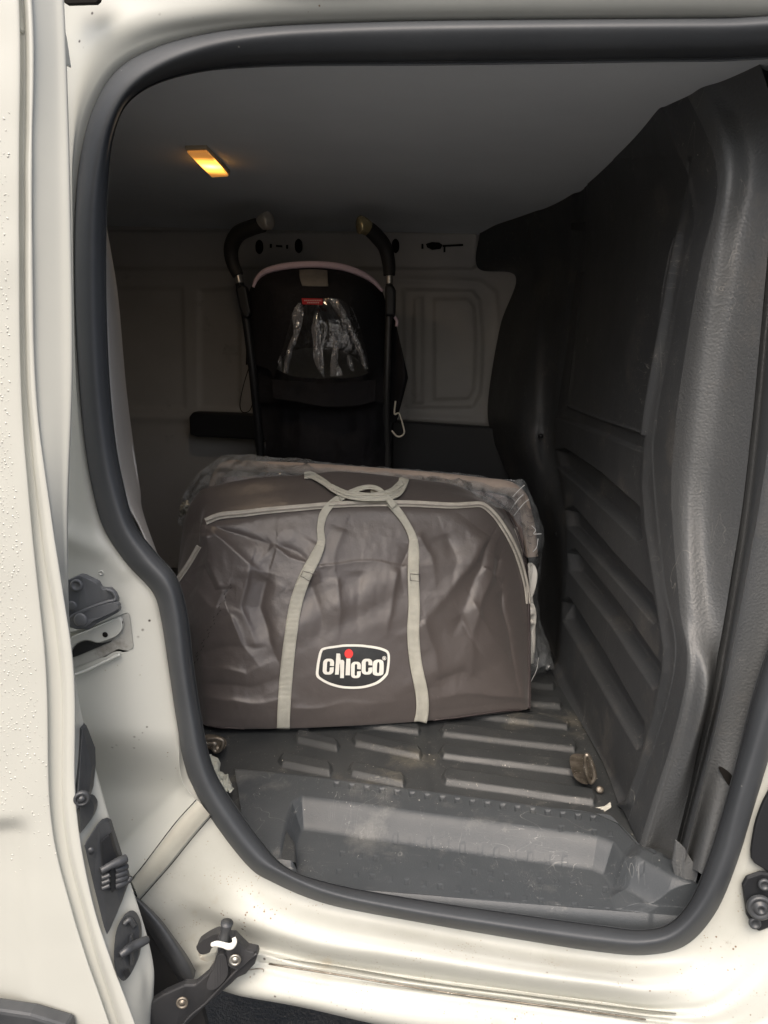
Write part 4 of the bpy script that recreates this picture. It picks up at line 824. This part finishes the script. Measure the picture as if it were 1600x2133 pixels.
def fold(px, py, pts, w, amp):
    n = len(pts)-1; best = np.full(px.shape, 1e9); sd = np.zeros(px.shape); tt = np.zeros(px.shape)
    for i in range(n):
        d, t = seg_d(px, py, pts[i], pts[i+1]); a = np.array(pts[i], float); b = np.array(pts[i+1], float)
        sgn = np.sign((b[0]-a[0])*(py-a[1])-(b[1]-a[1])*(px-a[0])); k = d < best
        best = np.where(k, d, best); sd = np.where(k, sgn, sd); tt = np.where(k, (i+t)/n, tt)
    x = best*sd/w; soft = np.sqrt(x*x+.05)
    prof = np.where(x > 0, np.exp(-soft*.55), np.exp(-soft*1.9))*(1/np.where(x > 0, np.exp(-.2236*.55), np.exp(-.2236*1.9)))
    return amp*prof*(1-tt)**.6*sstep(tt*6+.35)
A = np.stack([cr(r_, 480) for r_ in BR]); A = cr(A, 400)
G = WP(A[..., 0], A[..., 1], p0, nG, 0)
d_ = rays(A[..., 0], A[..., 1]); G = CP+d_*(((p0-CP)@nG+A[..., 2])/(d_@nG))[..., None]
dd = np.zeros(G.shape[:2]); qx, qy = A[..., 0]+12*vnoise(A[..., 0]/60, A[..., 1]/60, 21), A[..., 1]+12*vnoise(A[..., 0]/60, A[..., 1]/60, 22)
for path, wd, am in FOLDS: dd += fold(qx, qy, path, wd, am*.66)
fm = sstep((A[..., 1]-1060)/40)
dd += fm*(.006*vnoise(qx/90+.02*qy, qy/140, 31)+.0006*vnoise(qx/11, qy/15, 33))
rn = 1-2*abs(vnoise(qx/60+qy/140, qy/75-qx/130, 35)); 
lg = sstep(1.6-np.hypot((A[..., 0]-735)/95, (A[..., 1]-1388)/65)); dd = dd*(1-.72*lg)
edge_k = sstep((G[..., 2]-FL)/.03); dd *= .25+.75*edge_k
G = G+nG*dd[..., None]
G[..., 2] = np.maximum(G[..., 2], FL+.0125)
bb = grid('bag_body', G, NYLON, bag)
def bvh_of(o): return BVHTree.FromPolygons([v.co[:] for v in o.data.vertices], [p.vertices[:] for p in o.data.polygons])
BV = bvh_of(bb)
def onbag(x, y, lift, fall=None):
    p, n = hitbvh(BV, x, y, lift)
    if p is None:
        q = WP(np.float64(x), np.float64(y), p0, nG, -.06); return Vector(q), Vector(nG)
    return p, n
def ribbon(name, pts, wpx, lift, m, parent, n=120, th=.0012, across=7, lifts=None, wave=0):
    """a strap that follows the cloth: centre line in pts (px,py[,lift])"""
    a = cr([(p[0], p[1], p[2] if len(p) > 2 else lift) for p in pts], n); T = np.gradient(a[:, :2], axis=0); T /= np.linalg.norm(T, axis=1, keepdims=True)+1e-9
    N_ = np.stack([-T[:, 1], T[:, 0]], 1); ws = cr(np.atleast_1d(np.asarray(wpx, float)).reshape(-1, 1), n)[:, 0]
    # depth along the centre, smoothed so that the strap bridges small folds
    C = []
    for x, y, l in a:
        p, nn = onbag(x, y, 0); C.append(((np.array(p)-CP)@cF))
    C = np.array(C); k = 7; Cs = np.convolve(np.pad(C, k, mode='edge'), np.ones(2*k+1)/(2*k+1), 'valid'); Cs = np.minimum(C, Cs)
    V = np.zeros((n, across, 3))
    for j, s in enumerate(np.linspace(-.5, .5, across)):
        q = a[:, :2]+N_*(ws*s)[:, None]; dr = rays(q[:, 0], q[:, 1])
        depth = Cs-a[:, 2]+.0006*abs(s)*2
        for i in range(n):
            p, nn = onbag(q[i, 0], q[i, 1], 0); dp = (np.array(p)-CP)@cF; depth[i] = min(depth[i], dp-a[i, 2])
        V[:, j] = CP+dr*depth[:, None]      # ray has unit forward component
    o = grid(name, V, m, parent); s = o.modifiers.new('solid', 'SOLIDIFY'); s.thickness = th; s.offset = 0
    return o
ribbon('zip', [(366,1213),(392,1176),(414,1138)], 11, .003, ZIPM, bag, n=40)
zp = ribbon('zip', [(428,1086),(460,1074),(510,1069),(560,1063),(640,1056),(700,1051),(780,1048),(860,1049),(940,1053),(980,1051),(1006,1052),(1030,1072),(1052,1103),(1072,1140),(1086,1178),(1097,1222),(1101,1258)], [14,14,13,13,12,12,12,10], .003, ZIPM, bag, n=260, across=5)
ribbon('zip_teeth', [(430,1086),(460,1076),(510,1071),(560,1065),(640,1058),(700,1053),(780,1050),(860,1051),(940,1055),(980,1053),(1006,1054),(1030,1074),(1052,1105),(1072,1142),(1086,1180),(1096,1222)], 2.2, .0052, mat('zip_teeth', (.2, .19, .17), .5, .5), zp, n=260, across=3)
ribbon('side_piping', [(1010,1028),(1040,1046),(1062,1075),(1082,1120),(1094,1165),(1101,1230),(1103,1330),(1103,1420),(1103,1484)], 4, .003, PIPE, bag, n=160, across=5, th=.003)
ribbon('bottom_seam', [(430,1514),(520,1520),(600,1521),(700,1519),(800,1512),(900,1502),(1000,1488),(1060,1480),(1101,1482)], 3, .0025, PIPE, bag, n=120, across=3, th=.002)
# stitched seam, dashes
for k in range(26):
    t_ = k/25; x = 482-78*t_+4*math.sin(k*1.7); y = 1215+170*t_
    p, n_ = onbag(x, y, .0008); q, _ = onbag(x-2.5, y+4, .0008)
    tube('stitch', [p, (Vector(p)+Vector(q))/2, q], .0005, HOLE, bag, raw=True, n=4, seg=5)
# straps
ribbon('strap', [(590,1524),(592,1470),(597,1400),(605,1330),(616,1260),(634,1205),(657,1160),(669,1130),(668,1100),(674,1072),(690,1050),(708,1036)], [27,27,27,26,26,25,23,17,15,17,15,14], .0045, WEB, bag, n=220, th=.0018)
ribbon('strap', [(874,1513),(880,1480),(878,1440),(866,1380),(861,1320),(863,1260),(861,1200),(862,1150),(860,1120),(846,1090),(826,1062),(800,1035),(775,1018)], [27,26,26,25,25,24,23,23,17,15,17,16,14], .0045, WEB, bag, n=220, th=.0018)
ribbon('handle_strap', [(634,990,.006),(650,990,.010),(675,1004,.014),(700,1022,.018),(730,1034,.02),(770,1038,.022),(805,1036,.02),(828,1028,.016),(838,1012,.010),(842,996,.006)], [14,14,13,12,11,11,12,14,18,22], .012, WEB, bag, n=140, th=.0016)
ribbon('handle_strap', [(708,1037,.012),(730,1026,.018),(752,1017,.022),(772,1014,.024),(790,1020,.024),(806,1036,.020),(822,1055,.012)], [14,12,10,9,10,12,14], .018, WEB, bag, n=100, th=.0016)
ribbon('handle_strap', [(690,1012,.02),(720,1026,.024),(752,1030,.026),(785,1030,.026),(815,1022,.022),(838,1004,.012)], [9,10,9,9,11,14], .018, WEB, bag, n=100, th=.0016)
for c_ in ([(632,1190),(652,1196),(645,1208),(627,1202)], [(853,1196),(874,1197),(873,1211),(853,1209)]):
    for i in range(4):
        a, b_2 = c_[i], c_[(i+1) % 4]; pp = [onbag(a[0]+(b_2[0]-a[0])*k/3, a[1]+(b_2[1]-a[1])*k/3, .0072)[0] for k in range(4)]
        tube('stitch', pp, .00045, PIPE, bag, raw=True, n=8, seg=5)

# ---- badge with its lettering, pressed on the cloth
def sheet(name, pts, lift, m, parent, cell=2.2):
    """flat print: outline filled, cut into small cells and laid on the bag"""
    bm = bmesh.new(); vs = [bm.verts.new((x, y, 0)) for x, y in pts]; f = bm.faces.new(vs)
    bmesh.ops.triangulate(bm, faces=[f])
    xs = [p[0] for p in pts]; ys = [p[1] for p in pts]
    for lo, hi, nrm in ((min(xs), max(xs), (1, 0, 0)), (min(ys), max(ys), (0, 1, 0))):
        k = lo+cell
        while k < hi:
            bmesh.ops.bisect_plane(bm, geom=bm.verts[:]+bm.edges[:]+bm.faces[:], plane_co=(k*nrm[0], k*nrm[1], 0), plane_no=nrm); k += cell
    for v in bm.verts: v.co = onbag(v.co.x, v.co.y, lift)[0]
    me = bpy.data.meshes.new(name); bm.to_mesh(me); bm.free()
    return link(bpy.data.objects.new(name, me), m, parent, True)
Z = lambda pts: [(600+x*.175, 1300+y*.17505) for x, y in pts]      # from the enlarged view of the badge
out_o = Z([(430,278),(600,250),(690,240),(860,242),(1040,264),(1150,295),(1200,335),(1210,420),(1195,560),(1170,620),(1080,700),(960,745),(840,765),(720,766),(600,752),(480,715),(380,660),(335,615),(334,540),(350,430),(378,320)])
out_i = Z([(440,302),(600,277),(690,268),(860,270),(1035,292),(1130,318),(1175,350),(1182,420),(1166,550),(1145,600),(1060,675),(950,718),(840,737),(720,738),(610,725),(490,688),(398,638),(366,600),(366,540),(382,430),(405,335)])
bd = sheet('badge', smooth_poly(out_o, 4), .0012, PRINTB, bag, 5)
def ring_strip(name, o_, i_, lift, m, parent, n=140):
    a = crc(o_, n); b_2 = crc(i_, n); G = np.zeros((4, n, 3))
    for r_, f in enumerate(np.linspace(0, 1, 4)):
        for k in range(n):
            q = a[k]*(1-f)+b_2[k]*f; G[r_, k] = onbag(q[0], q[1], lift)[0]
    return grid(name, G, m, parent, wrap=True)
ring_strip('badge_border', out_o, out_i, .0022, PRINTW, bd)
def rr(x0, y0, x1, y1, r_, n=5, only=None):      # rounded rectangle, clockwise from top left, in the enlarged view's units
    P_ = []
    for cx, cy, a0 in ((x1-r_, y0+r_, -90), (x1-r_, y1-r_, 0), (x0+r_, y1-r_, 90), (x0+r_, y0+r_, 180)):
        for k in range(n+1):
            a = R(a0+90*k/n); P_.append((cx+r_*math.cos(a), cy+r_*math.sin(a)))
    return P_
def arc(cx, cy, rx, ry, a0, a1, n=8): return [(cx+rx*math.cos(R(a0+(a1-a0)*k/n)), cy+ry*math.sin(R(a0+(a1-a0)*k/n))) for k in range(n+1)]
def glyph_c(x0, y0, x1, y1, wst, gt, gb, slant=0):
    r_ = (x1-x0)*.38; ir = (x1-x0-2*wst)/2; cx = (x0+x1)/2; th = wst*.62
    o_ = [(x1, gt)]+arc(x1-r_, y0+r_, r_, r_, 0, -90)+arc(x0+r_, y0+r_, r_, r_, -90, -180)+arc(x0+r_, y1-r_, r_, r_, 180, 90)+arc(x1-r_, y1-r_, r_, r_, 90, 0)+[(x1, gb)]
    i_ = [(x1-wst, gb+6)]+arc(cx, y1-th-ir, ir, ir, 0, 180, 6)+arc(cx, y0+th+ir, ir, ir, 180, 360, 6)+[(x1-wst, gt-4)]
    return [(x+slant*(y0+y1-2*y)/200, y) for x, y in o_+i_]
S_ = 3
GL = [('letter_c', glyph_c(414,410,545,598,48,498,508,6)),
      ('letter_h', [(574,348),(616,348),(622,362),(616,425)]+arc(642,450,26,28,-150,0,6)+[(663,640),(618,640),(622,478),(616,462),(611,478),(602,598),(558,598)]),
      ('letter_i', [(692,408),(742,408),(734,606),(682,606)]),
      ('letter_c', glyph_c(748,446,864,640,44,536,556,2)),
      ('letter_c', glyph_c(874,410,1002,598,48,490,512,2))]
for nm, g_ in GL: sheet(nm, Z(g_), .0024, PRINTW, bd, 4)
# the o as a ring
oo = [(1010,460),(1035,428),(1075,420),(1115,428),(1134,460),(1134,575),(1112,604),(1068,612),(1025,604),(1005,575)]
oi = [(1058,480),(1062,460),(1070,450),(1080,452),(1086,480),(1082,560),(1078,576),(1068,580),(1058,572),(1055,555)]
ring_strip('letter_o', Z(oo), Z(oi), .0024, PRINTW, bd, 80)
sheet('red_dot', Z([(721+50*math.cos(a), 350+55*math.sin(a)) for a in np.linspace(0, 2*math.pi, 28, endpoint=False)]), .0026, PRINTR, bd, 4)
cir = lambda cx, cy, r_, n=16: [(cx+r_*math.cos(a), cy+r_*math.sin(a)) for a in np.linspace(0, 2*math.pi, n, endpoint=False)]
ring_strip('registered_mark', Z(cir(1142,404,24)), Z(cir(1142,404,18)), .0024, PRINTW, bd, 24)
sheet('registered_letter', Z([(1132,392),(1146,392),(1152,398),(1150,406),(1144,408),(1152,418),(1146,418),(1139,409),(1138,418),(1132,418)]), .0024, PRINTW, bd, 5)
reparent(bag)

# ================================================================== FOLDED CRIB IN CLEAR PLASTIC, behind the bag
cb = empty('wrapped_crib', (0, .75, FL)); tag(cb, 'folded crib with beige padded rail, wrapped in clear crinkled plastic behind the brown bag', 'folded crib')
YC = .72
tube('padded_rail', [(400,1200,YC),(415,1110,YC),(440,1030,YC),(458,985,YC),(480,970,YC),(540,972,YC),(620,975,YC),(760,984,YC),(900,996,YC),(1000,1008,YC),(1055,1016,YC),(1082,1034,YC),(1095,1070,YC-.005),(1103,1110,YC-.01),(1108,1160,YC-.02)], [.011,.012,.012,.012,.012,.012,.012,.012,.013,.014,.015,.015,.014,.014,.013], PAD, cb, n=160, seg=16)
loft('mesh_side', [[(455,995,YC),(600,990,YC),(800,1000,YC),(1000,1020,YC),(1080,1050,YC)],[(452,1030,YC-.015),(600,1030,YC-.01),(800,1040,YC-.01),(1000,1050,YC-.01),(1088,1090,YC-.015)],[(440,1200,YC),(600,1200,YC),(800,1200,YC),(1000,1200,YC),(1098,1240,YC)]], 120, 60, PADG, cb,
     disp=lambda px, py: .012*vnoise(px/30, py/22, 41)+.006*vnoise(px/12, py/12, 42))
tube('hinge_bar', [(1070,1100,YC-.03),(1082,1150,YC-.03),(1094,1200,YC-.03),(1104,1260,YC-.04),(1108,1330,YC-.05),(1104,1380,YC-.05)], .008, WHITEM, cb, n=50, seg=12)
plate('hinge_bracket', smooth_poly([(1098,1180),(1112,1176),(1120,1195),(1116,1225),(1106,1250),(1098,1240)], 3), YC-.05, .010, WHITEM, cb, bevel=.003)
plate('hinge_bracket', smooth_poly([(1096,1262),(1110,1256),(1117,1275),(1116,1305),(1106,1325),(1097,1310)], 3), YC-.055, .010, WHITEM, cb, bevel=.003)
lathe('hinge_knob', W(1106, 1272, YC-.06), (0, -1, .1), [(.008, 0), (.008, .008), (.006, .011), (.0001, .011)], WHITEM, cb, seg=20)
lathe('hinge_knob', W(1107, 1295, YC-.06), (0, -1, .1), [(.006, 0), (.006, .006), (.0001, .008)], WHITEM, cb, seg=18)
for k in range(7):
    tube('rail_stitch', [(1096+k*.6,1058+k*14,YC-.026),(1102+k*.6,1062+k*14,YC-.028),(1109+k*.6,1060+k*14,YC-.022)], .0009, PADG, cb, n=8, seg=5)
# plastic bag: front sheet and back sheet meeting along an uneven hem
ol = [(372,1090),(384,1030),(412,990),(445,962),(480,950),(600,955),(760,972),(900,982),(1000,995),(1060,1000),(1088,1002),(1105,1030),(1122,1080),(1129,1112),(1127,1170),(1120,1235),(1128,1310),(1140,1345),(1150,1390),(1130,1392),(1106,1420)]
il = [(430,1160),(440,1100),(450,1050),(470,1020),(500,1010),(600,1010),(760,1020),(900,1030),(1000,1045),(1045,1060),(1070,1080),(1085,1105),(1095,1140),(1100,1170),(1102,1200),(1098,1250),(1098,1300),(1098,1340),(1098,1370),(1096,1390),(1094,1410)]
fd = lambda px, py: .005*vnoise(px/40, py/40, 51)+.0015*vnoise(px/14+py/30, py/18, 52)+.004*(np.clip(1-3*abs(vnoise(px/30+py/60, py/34-px/70, 53)), 0, 1))
for nm, y0_, y1_ in (('plastic_cover', YC+.02, YC-.075), ('plastic_cover', YC+.02, YC+.06)):
    loft(nm, [[(a, b, y0_) for a, b in ol], [((a[0]*.6+b[0]*.4), (a[1]*.6+b[1]*.4), (y0_+y1_)/2) for a, b in zip(ol, il)], [(a, b, y1_) for a, b in il]], 420, 60, FILM, cb, disp=fd)
CR = mat('glinting_film_edge', (.75, .76, .75), .12, .9, coat=1)
for pts in ([(1068,1035),(1080,1022),(1093,1010)], [(1062,1065),(1078,1042),(1090,1030)], [(1108,1095),(1116,1104),(1112,1112),(1128,1112)], [(1070,1075),(1090,1050),(1102,1040)], [(1106,1420),(1118,1395),(1122,1370)], [(1110,1150),(1118,1140),(1121,1122)]):
    tube('plastic_crease', [(a, b, YC-.05) for a, b in pts], .0008, CR, cb, n=24, seg=5)
loft('plastic_tuft', [[(372,1062,.66),(382,1046,.66),(390,1042,.65),(396,1056,.66)],[(376,1068,.65),(384,1058,.64),(390,1056,.64),(397,1066,.65)],[(370,1078,.66),(382,1074,.66),(392,1076,.66),(398,1072,.66)]], 24, 24, mat('crumpled_film', (.45, .43, .36), .15, .9, coat=1), cb, disp=lambda px, py: .008*vnoise(px/4, py/4, 61))
reparent(cb)

# ================================================================== PUSHCHAIR behind
pc = empty('pushchair', (-.12, 1.1, FL)); tag(pc, 'black pushchair with pink piping and two curved handles at the back of the bay', 'pushchair')
YS = 1.08
def handle(pts, rads, cap, alu):
    h = tube('handle', pts, rads, GRIP, pc, n=60, seg=18)
    tube('handle_end', cap, [.0175,.019,.021,.020,.012], alu, h, n=24, seg=18)
    return h
h1 = handle([(496,574,YS),(484,545,YS),(482,515,YS-.01),(496,488,YS-.03),(525,474,YS-.05),(548,468,YS-.06)], [.0145,.0165,.0185,.0195,.0185,.017], [(545,466,YS-.06),(550,462,YS-.063),(557,460,YS-.068),(562,459,YS-.07),(566,458,YS-.072)], mat('brushed_cap', (.55, .52, .46), .28, .6, metal=.6))
h2 = handle([(811,574,YS),(810,548,YS),(802,515,YS-.01),(785,492,YS-.03),(768,476,YS-.05)], [.0145,.0165,.0175,.018,.017], [(767,476,YS-.055),(760,472,YS-.06),(753,469,YS-.065),(748,468,YS-.068),(744,468,YS-.07)], mat('brass_cap', (.6, .5, .28), .25, .6, metal=.7))
tube('handle_stem', [(499,590,YS),(497,580,YS),(495,570,YS)], .009, ALU, pc, n=8, seg=14)
tube('handle_stem', [(811,592,YS),(811,582,YS),(811,570,YS)], .009, ALU, pc, n=8, seg=14)
tube('frame_tube', [(499,590,YS),(512,660,YS),(525,760,YS),(535,860,YS+.02),(545,980,YS+.04),(550,1060,YS+.05)], [.011], BLACKP, pc, n=40, seg=12)
tube('frame_tube', [(811,592,YS),(810,660,YS),(807,760,YS),(805,860,YS+.02),(808,980,YS+.04)], [.009], mat('dark_grey_tube', (.05, .05, .05), .4, .5, metal=.3), pc, n=40, seg=12)
plate('joint_cover', [(489,600),(500,592),(512,596),(522,650),(516,664),(505,660),(497,640)], YS-.02, .03, BLACKP, pc, bevel=.006)
plate('joint_cover', [(802,592),(818,592),(824,604),(823,658),(802,658)], YS-.02, .03, BLACKP, pc, bevel=.006)
loft('canopy', [[(512,760,YS+.05),(515,640,YS+.05),(523,598,YS+.04),(545,570,YS+.03),(600,556,YS),(655,553,YS-.01),(710,558,YS),(760,576,YS+.03),(790,598,YS+.04),(805,640,YS+.05),(815,760,YS+.05)],
                [(530,760,YS),(530,650,YS-.01),(536,608,YS-.02),(556,584,YS-.04),(600,572,YS-.05),(655,570,YS-.055),(710,574,YS-.05),(752,588,YS-.04),(778,608,YS-.02),(792,650,YS-.01),(798,760,YS)],
                [(560,770,YS-.03),(562,700,YS-.05),(570,650,YS-.07),(590,630,YS-.085),(620,620,YS-.09),(655,618,YS-.095),(690,620,YS-.09),(725,632,YS-.085),(750,655,YS-.07),(765,700,YS-.05),(775,770,YS-.03)],
                [(570,790,YS-.03),(580,760,YS-.05),(595,740,YS-.06),(615,730,YS-.065),(635,725,YS-.07),(660,725,YS-.07),(690,726,YS-.07),(715,732,YS-.065),(740,745,YS-.06),(760,765,YS-.05),(775,790,YS-.03)]], 200, 90, STROL, pc)
tube('canopy_piping', [(528,598,YS+.005),(536,580,YS),(556,564,YS-.012),(600,554,YS-.028),(655,551,YS-.034),(710,556,YS-.028),(752,570,YS-.014),(778,586,YS),(797,606,YS+.01)], [.004,.006,.008,.0085,.0085,.0085,.008,.006,.004], PINK, pc, n=80, seg=10)
loft('canopy_tab', [[(624,563,YS-.046),(650,562,YS-.05),(682,564,YS-.048)],[(625,580,YS-.075),(650,580,YS-.078),(683,582,YS-.076)],[(630,596,YS-.085),(655,597,YS-.088),(684,597,YS-.086)]], 30, 20, GREYT, pc, thick=.002)
WX = [(618,635),(640,628),(690,622),(735,640),(758,680),(770,775),(700,785),(640,783),(580,775),(600,700)]
loft('canopy_window', [[(612,648,YS-.085),(632,632,YS-.09),(665,624,YS-.10),(700,622,YS-.10),(735,640,YS-.09)],[(600,690,YS-.09),(630,680,YS-.105),(670,675,YS-.115),(710,675,YS-.11),(752,685,YS-.09)],[(588,735,YS-.08),(625,735,YS-.10),(670,735,YS-.11),(715,735,YS-.105),(763,735,YS-.08)],[(580,776,YS-.05),(620,782,YS-.06),(670,786,YS-.06),(720,784,YS-.06),(772,776,YS-.05)]],
     160, 120, VINYL, pc, disp=lambda px, py: .012*vnoise((px-675)/(10+(py-620)*.09), py/260, 71))
VC = mat('vinyl_crease', (.55, .55, .56), .2, .9, coat=1)
def strip(name, l, r_, y, m):
    return loft(name, [[(a, b, y) for a, b in l], [((a[0]+c[0])/2, (a[1]+c[1])/2, y-.006) for a, c in zip(l, r_)], [(a, b, y) for a, b in r_]], 50, 12, m, pc, disp=lambda px, py: .005*vnoise(px/5, py/14, 81))
VCF = film('vinyl_fold', (.75, .76, .82), .17, .12, ((60, 1.0, .01), (140, .6, .004)), 40, .95, .3)
strip('vinyl_fold', [(620,632),(608,655),(612,690),(598,730),(590,775)], [(630,630),(632,660),(622,700),(608,735),(600,778)], YS-.128, VCF)
strip('vinyl_fold', [(655,650),(650,680),(652,720),(655,755),(674,787)], [(661,648),(666,680),(670,720),(674,755),(677,784)], YS-.134, VCF)
strip('vinyl_fold', [(680,622),(705,655),(728,695),(744,730),(758,770)], [(702,622),(720,650),(738,690),(756,730),(768,768)], YS-.132, VCF)
strip('vinyl_fold', [(690,690),(692,710),(690,740),(688,784)], [(698,692),(706,720),(704,750),(714,782)], YS-.132, VCF)
strip('vinyl_fold', [(582,740),(580,755),(583,772)], [(586,740),(586,758),(588,772)], YS-.11, VCF)
strip('vinyl_fold', [(722,742),(724,755),(730,772)], [(728,738),(734,755),(738,772)], YS-.128, VCF)
plate('red_label', [(628,621),(672,622),(672,635),(630,634)], YS-.135, .003, REDL, pc, bevel=.0008)
for k, (x0, x1, y) in enumerate([(634,668,626),(640,664,630.5)]):
    x = x0
    while x < x1:
        plate('label_lettering', [(x,y-1.6),(x+2.3,y-1.6),(x+2.3,y+1.2),(x,y+1.2)], YS-.1362, .0006, mat('label_print', (.55, .35, .34), .6, .2) if 'label_print' not in bpy.data.materials else bpy.data.materials['label_print'], pc, bevel=0); x += 3.7
loft('seat_back', [[(530,740,YS+.03),(600,780,YS-.03),(680,788,YS-.04),(760,780,YS-.03),(806,740,YS+.03)],[(532,830,YS+.02),(600,835,YS-.03),(680,838,YS-.05),(760,835,YS-.03),(812,830,YS+.02)],[(540,850,YS+.03),(600,860,YS-.01),(680,862,YS-.02),(760,860,YS-.01),(815,850,YS+.03)],[(555,925,YS+.03),(610,940,YS-.02),(690,945,YS-.03),(760,945,YS-.02),(818,930,YS+.03)],[(575,1040,YS+.05),(620,1060,YS+.02),(690,1060,YS),(770,1060,YS+.02),(815,1040,YS+.05)]],
     140, 120, STROL, pc, disp=lambda px, py: .02*vnoise(px/30, py/80, 91)+.006*vnoise(px/14, py/24, 92)+.006*(py > 1e9))
loft('pocket_flap', [[(566,790,YS-.045),(620,795,YS-.06),(680,798,YS-.065),(740,795,YS-.06),(785,790,YS-.045)],[(568,830,YS-.055),(620,838,YS-.07),(680,848,YS-.075),(740,846,YS-.07),(782,836,YS-.055)]], 60, 20, STROL, pc, disp=lambda px, py: .005*vnoise(px/20, py/20, 93), thick=.003)
loft('side_bag', [[(812,640,YS+.03),(822,660,YS+.02),(824,690,YS+.03)],[(812,720,YS+.03),(836,730,YS),(838,735,YS+.03)],[(812,780,YS+.03),(842,770,YS),(849,780,YS+.03)],[(812,800,YS+.03),(840,803,YS),(847,800,YS+.03)],[(812,880,YS+.04),(824,880,YS+.03),(826,880,YS+.04)]], 30, 60, STROL, pc)
tube('side_piping', [(822,660,YS-.0),(827,668,YS-.0),(826,680,YS)], .004, PINK, pc, n=10, seg=8)
tube('cord', [(523,752,YS),(508,800,YS),(500,840,YS),(505,858,YS),(520,855,YS),(530,830,YS)], .0012, HOLE, pc, n=40, seg=6)
tube('leg', [(537,850,YS+.04),(542,960,YS+.05),(545,1100,YS+.08)], .010, BLACKP, pc, n=10, seg=10)
tube('leg', [(553,920,YS+.04),(558,980,YS+.05),(560,1100,YS+.08)], .010, BLACKP, pc, n=10, seg=10)
reparent(pc)
hk = tube('hook_clip', [(824,835,YS-.03),(822,862,YS-.03),(832,862,YS-.03),(841,892,YS-.03),(842,902,YS-.03),(835,909,YS-.03),(826,908,YS-.03),(816,897,YS-.03)], .0022, HOOKM, None, n=60, seg=8)
tag(hk, 'small ivory wire hook hanging at the right side of the black pushchair', 'hook')

# crumpled plastic on the floor at the left of the step
cp_ = loft('crumpled_plastic', [[(420,1560,.25),(425,1590,.22),(440,1620,.18),(455,1640,.16)],[(436,1570,.24),(448,1600,.21),(462,1628,.17),(480,1648,.15)],[(448,1572,.26),(462,1602,.23),(478,1625,.19),(488,1640,.17)]], 60, 30, CRUMP, None, disp=lambda px, py: .012*vnoise(px/9, py/18, 95)+.006*vnoise(px/4, py/9, 96), thick=.001)
tag(cp_, 'crinkled white plastic wrapping stuffed beside the seal, left of the step', 'plastic wrapping')
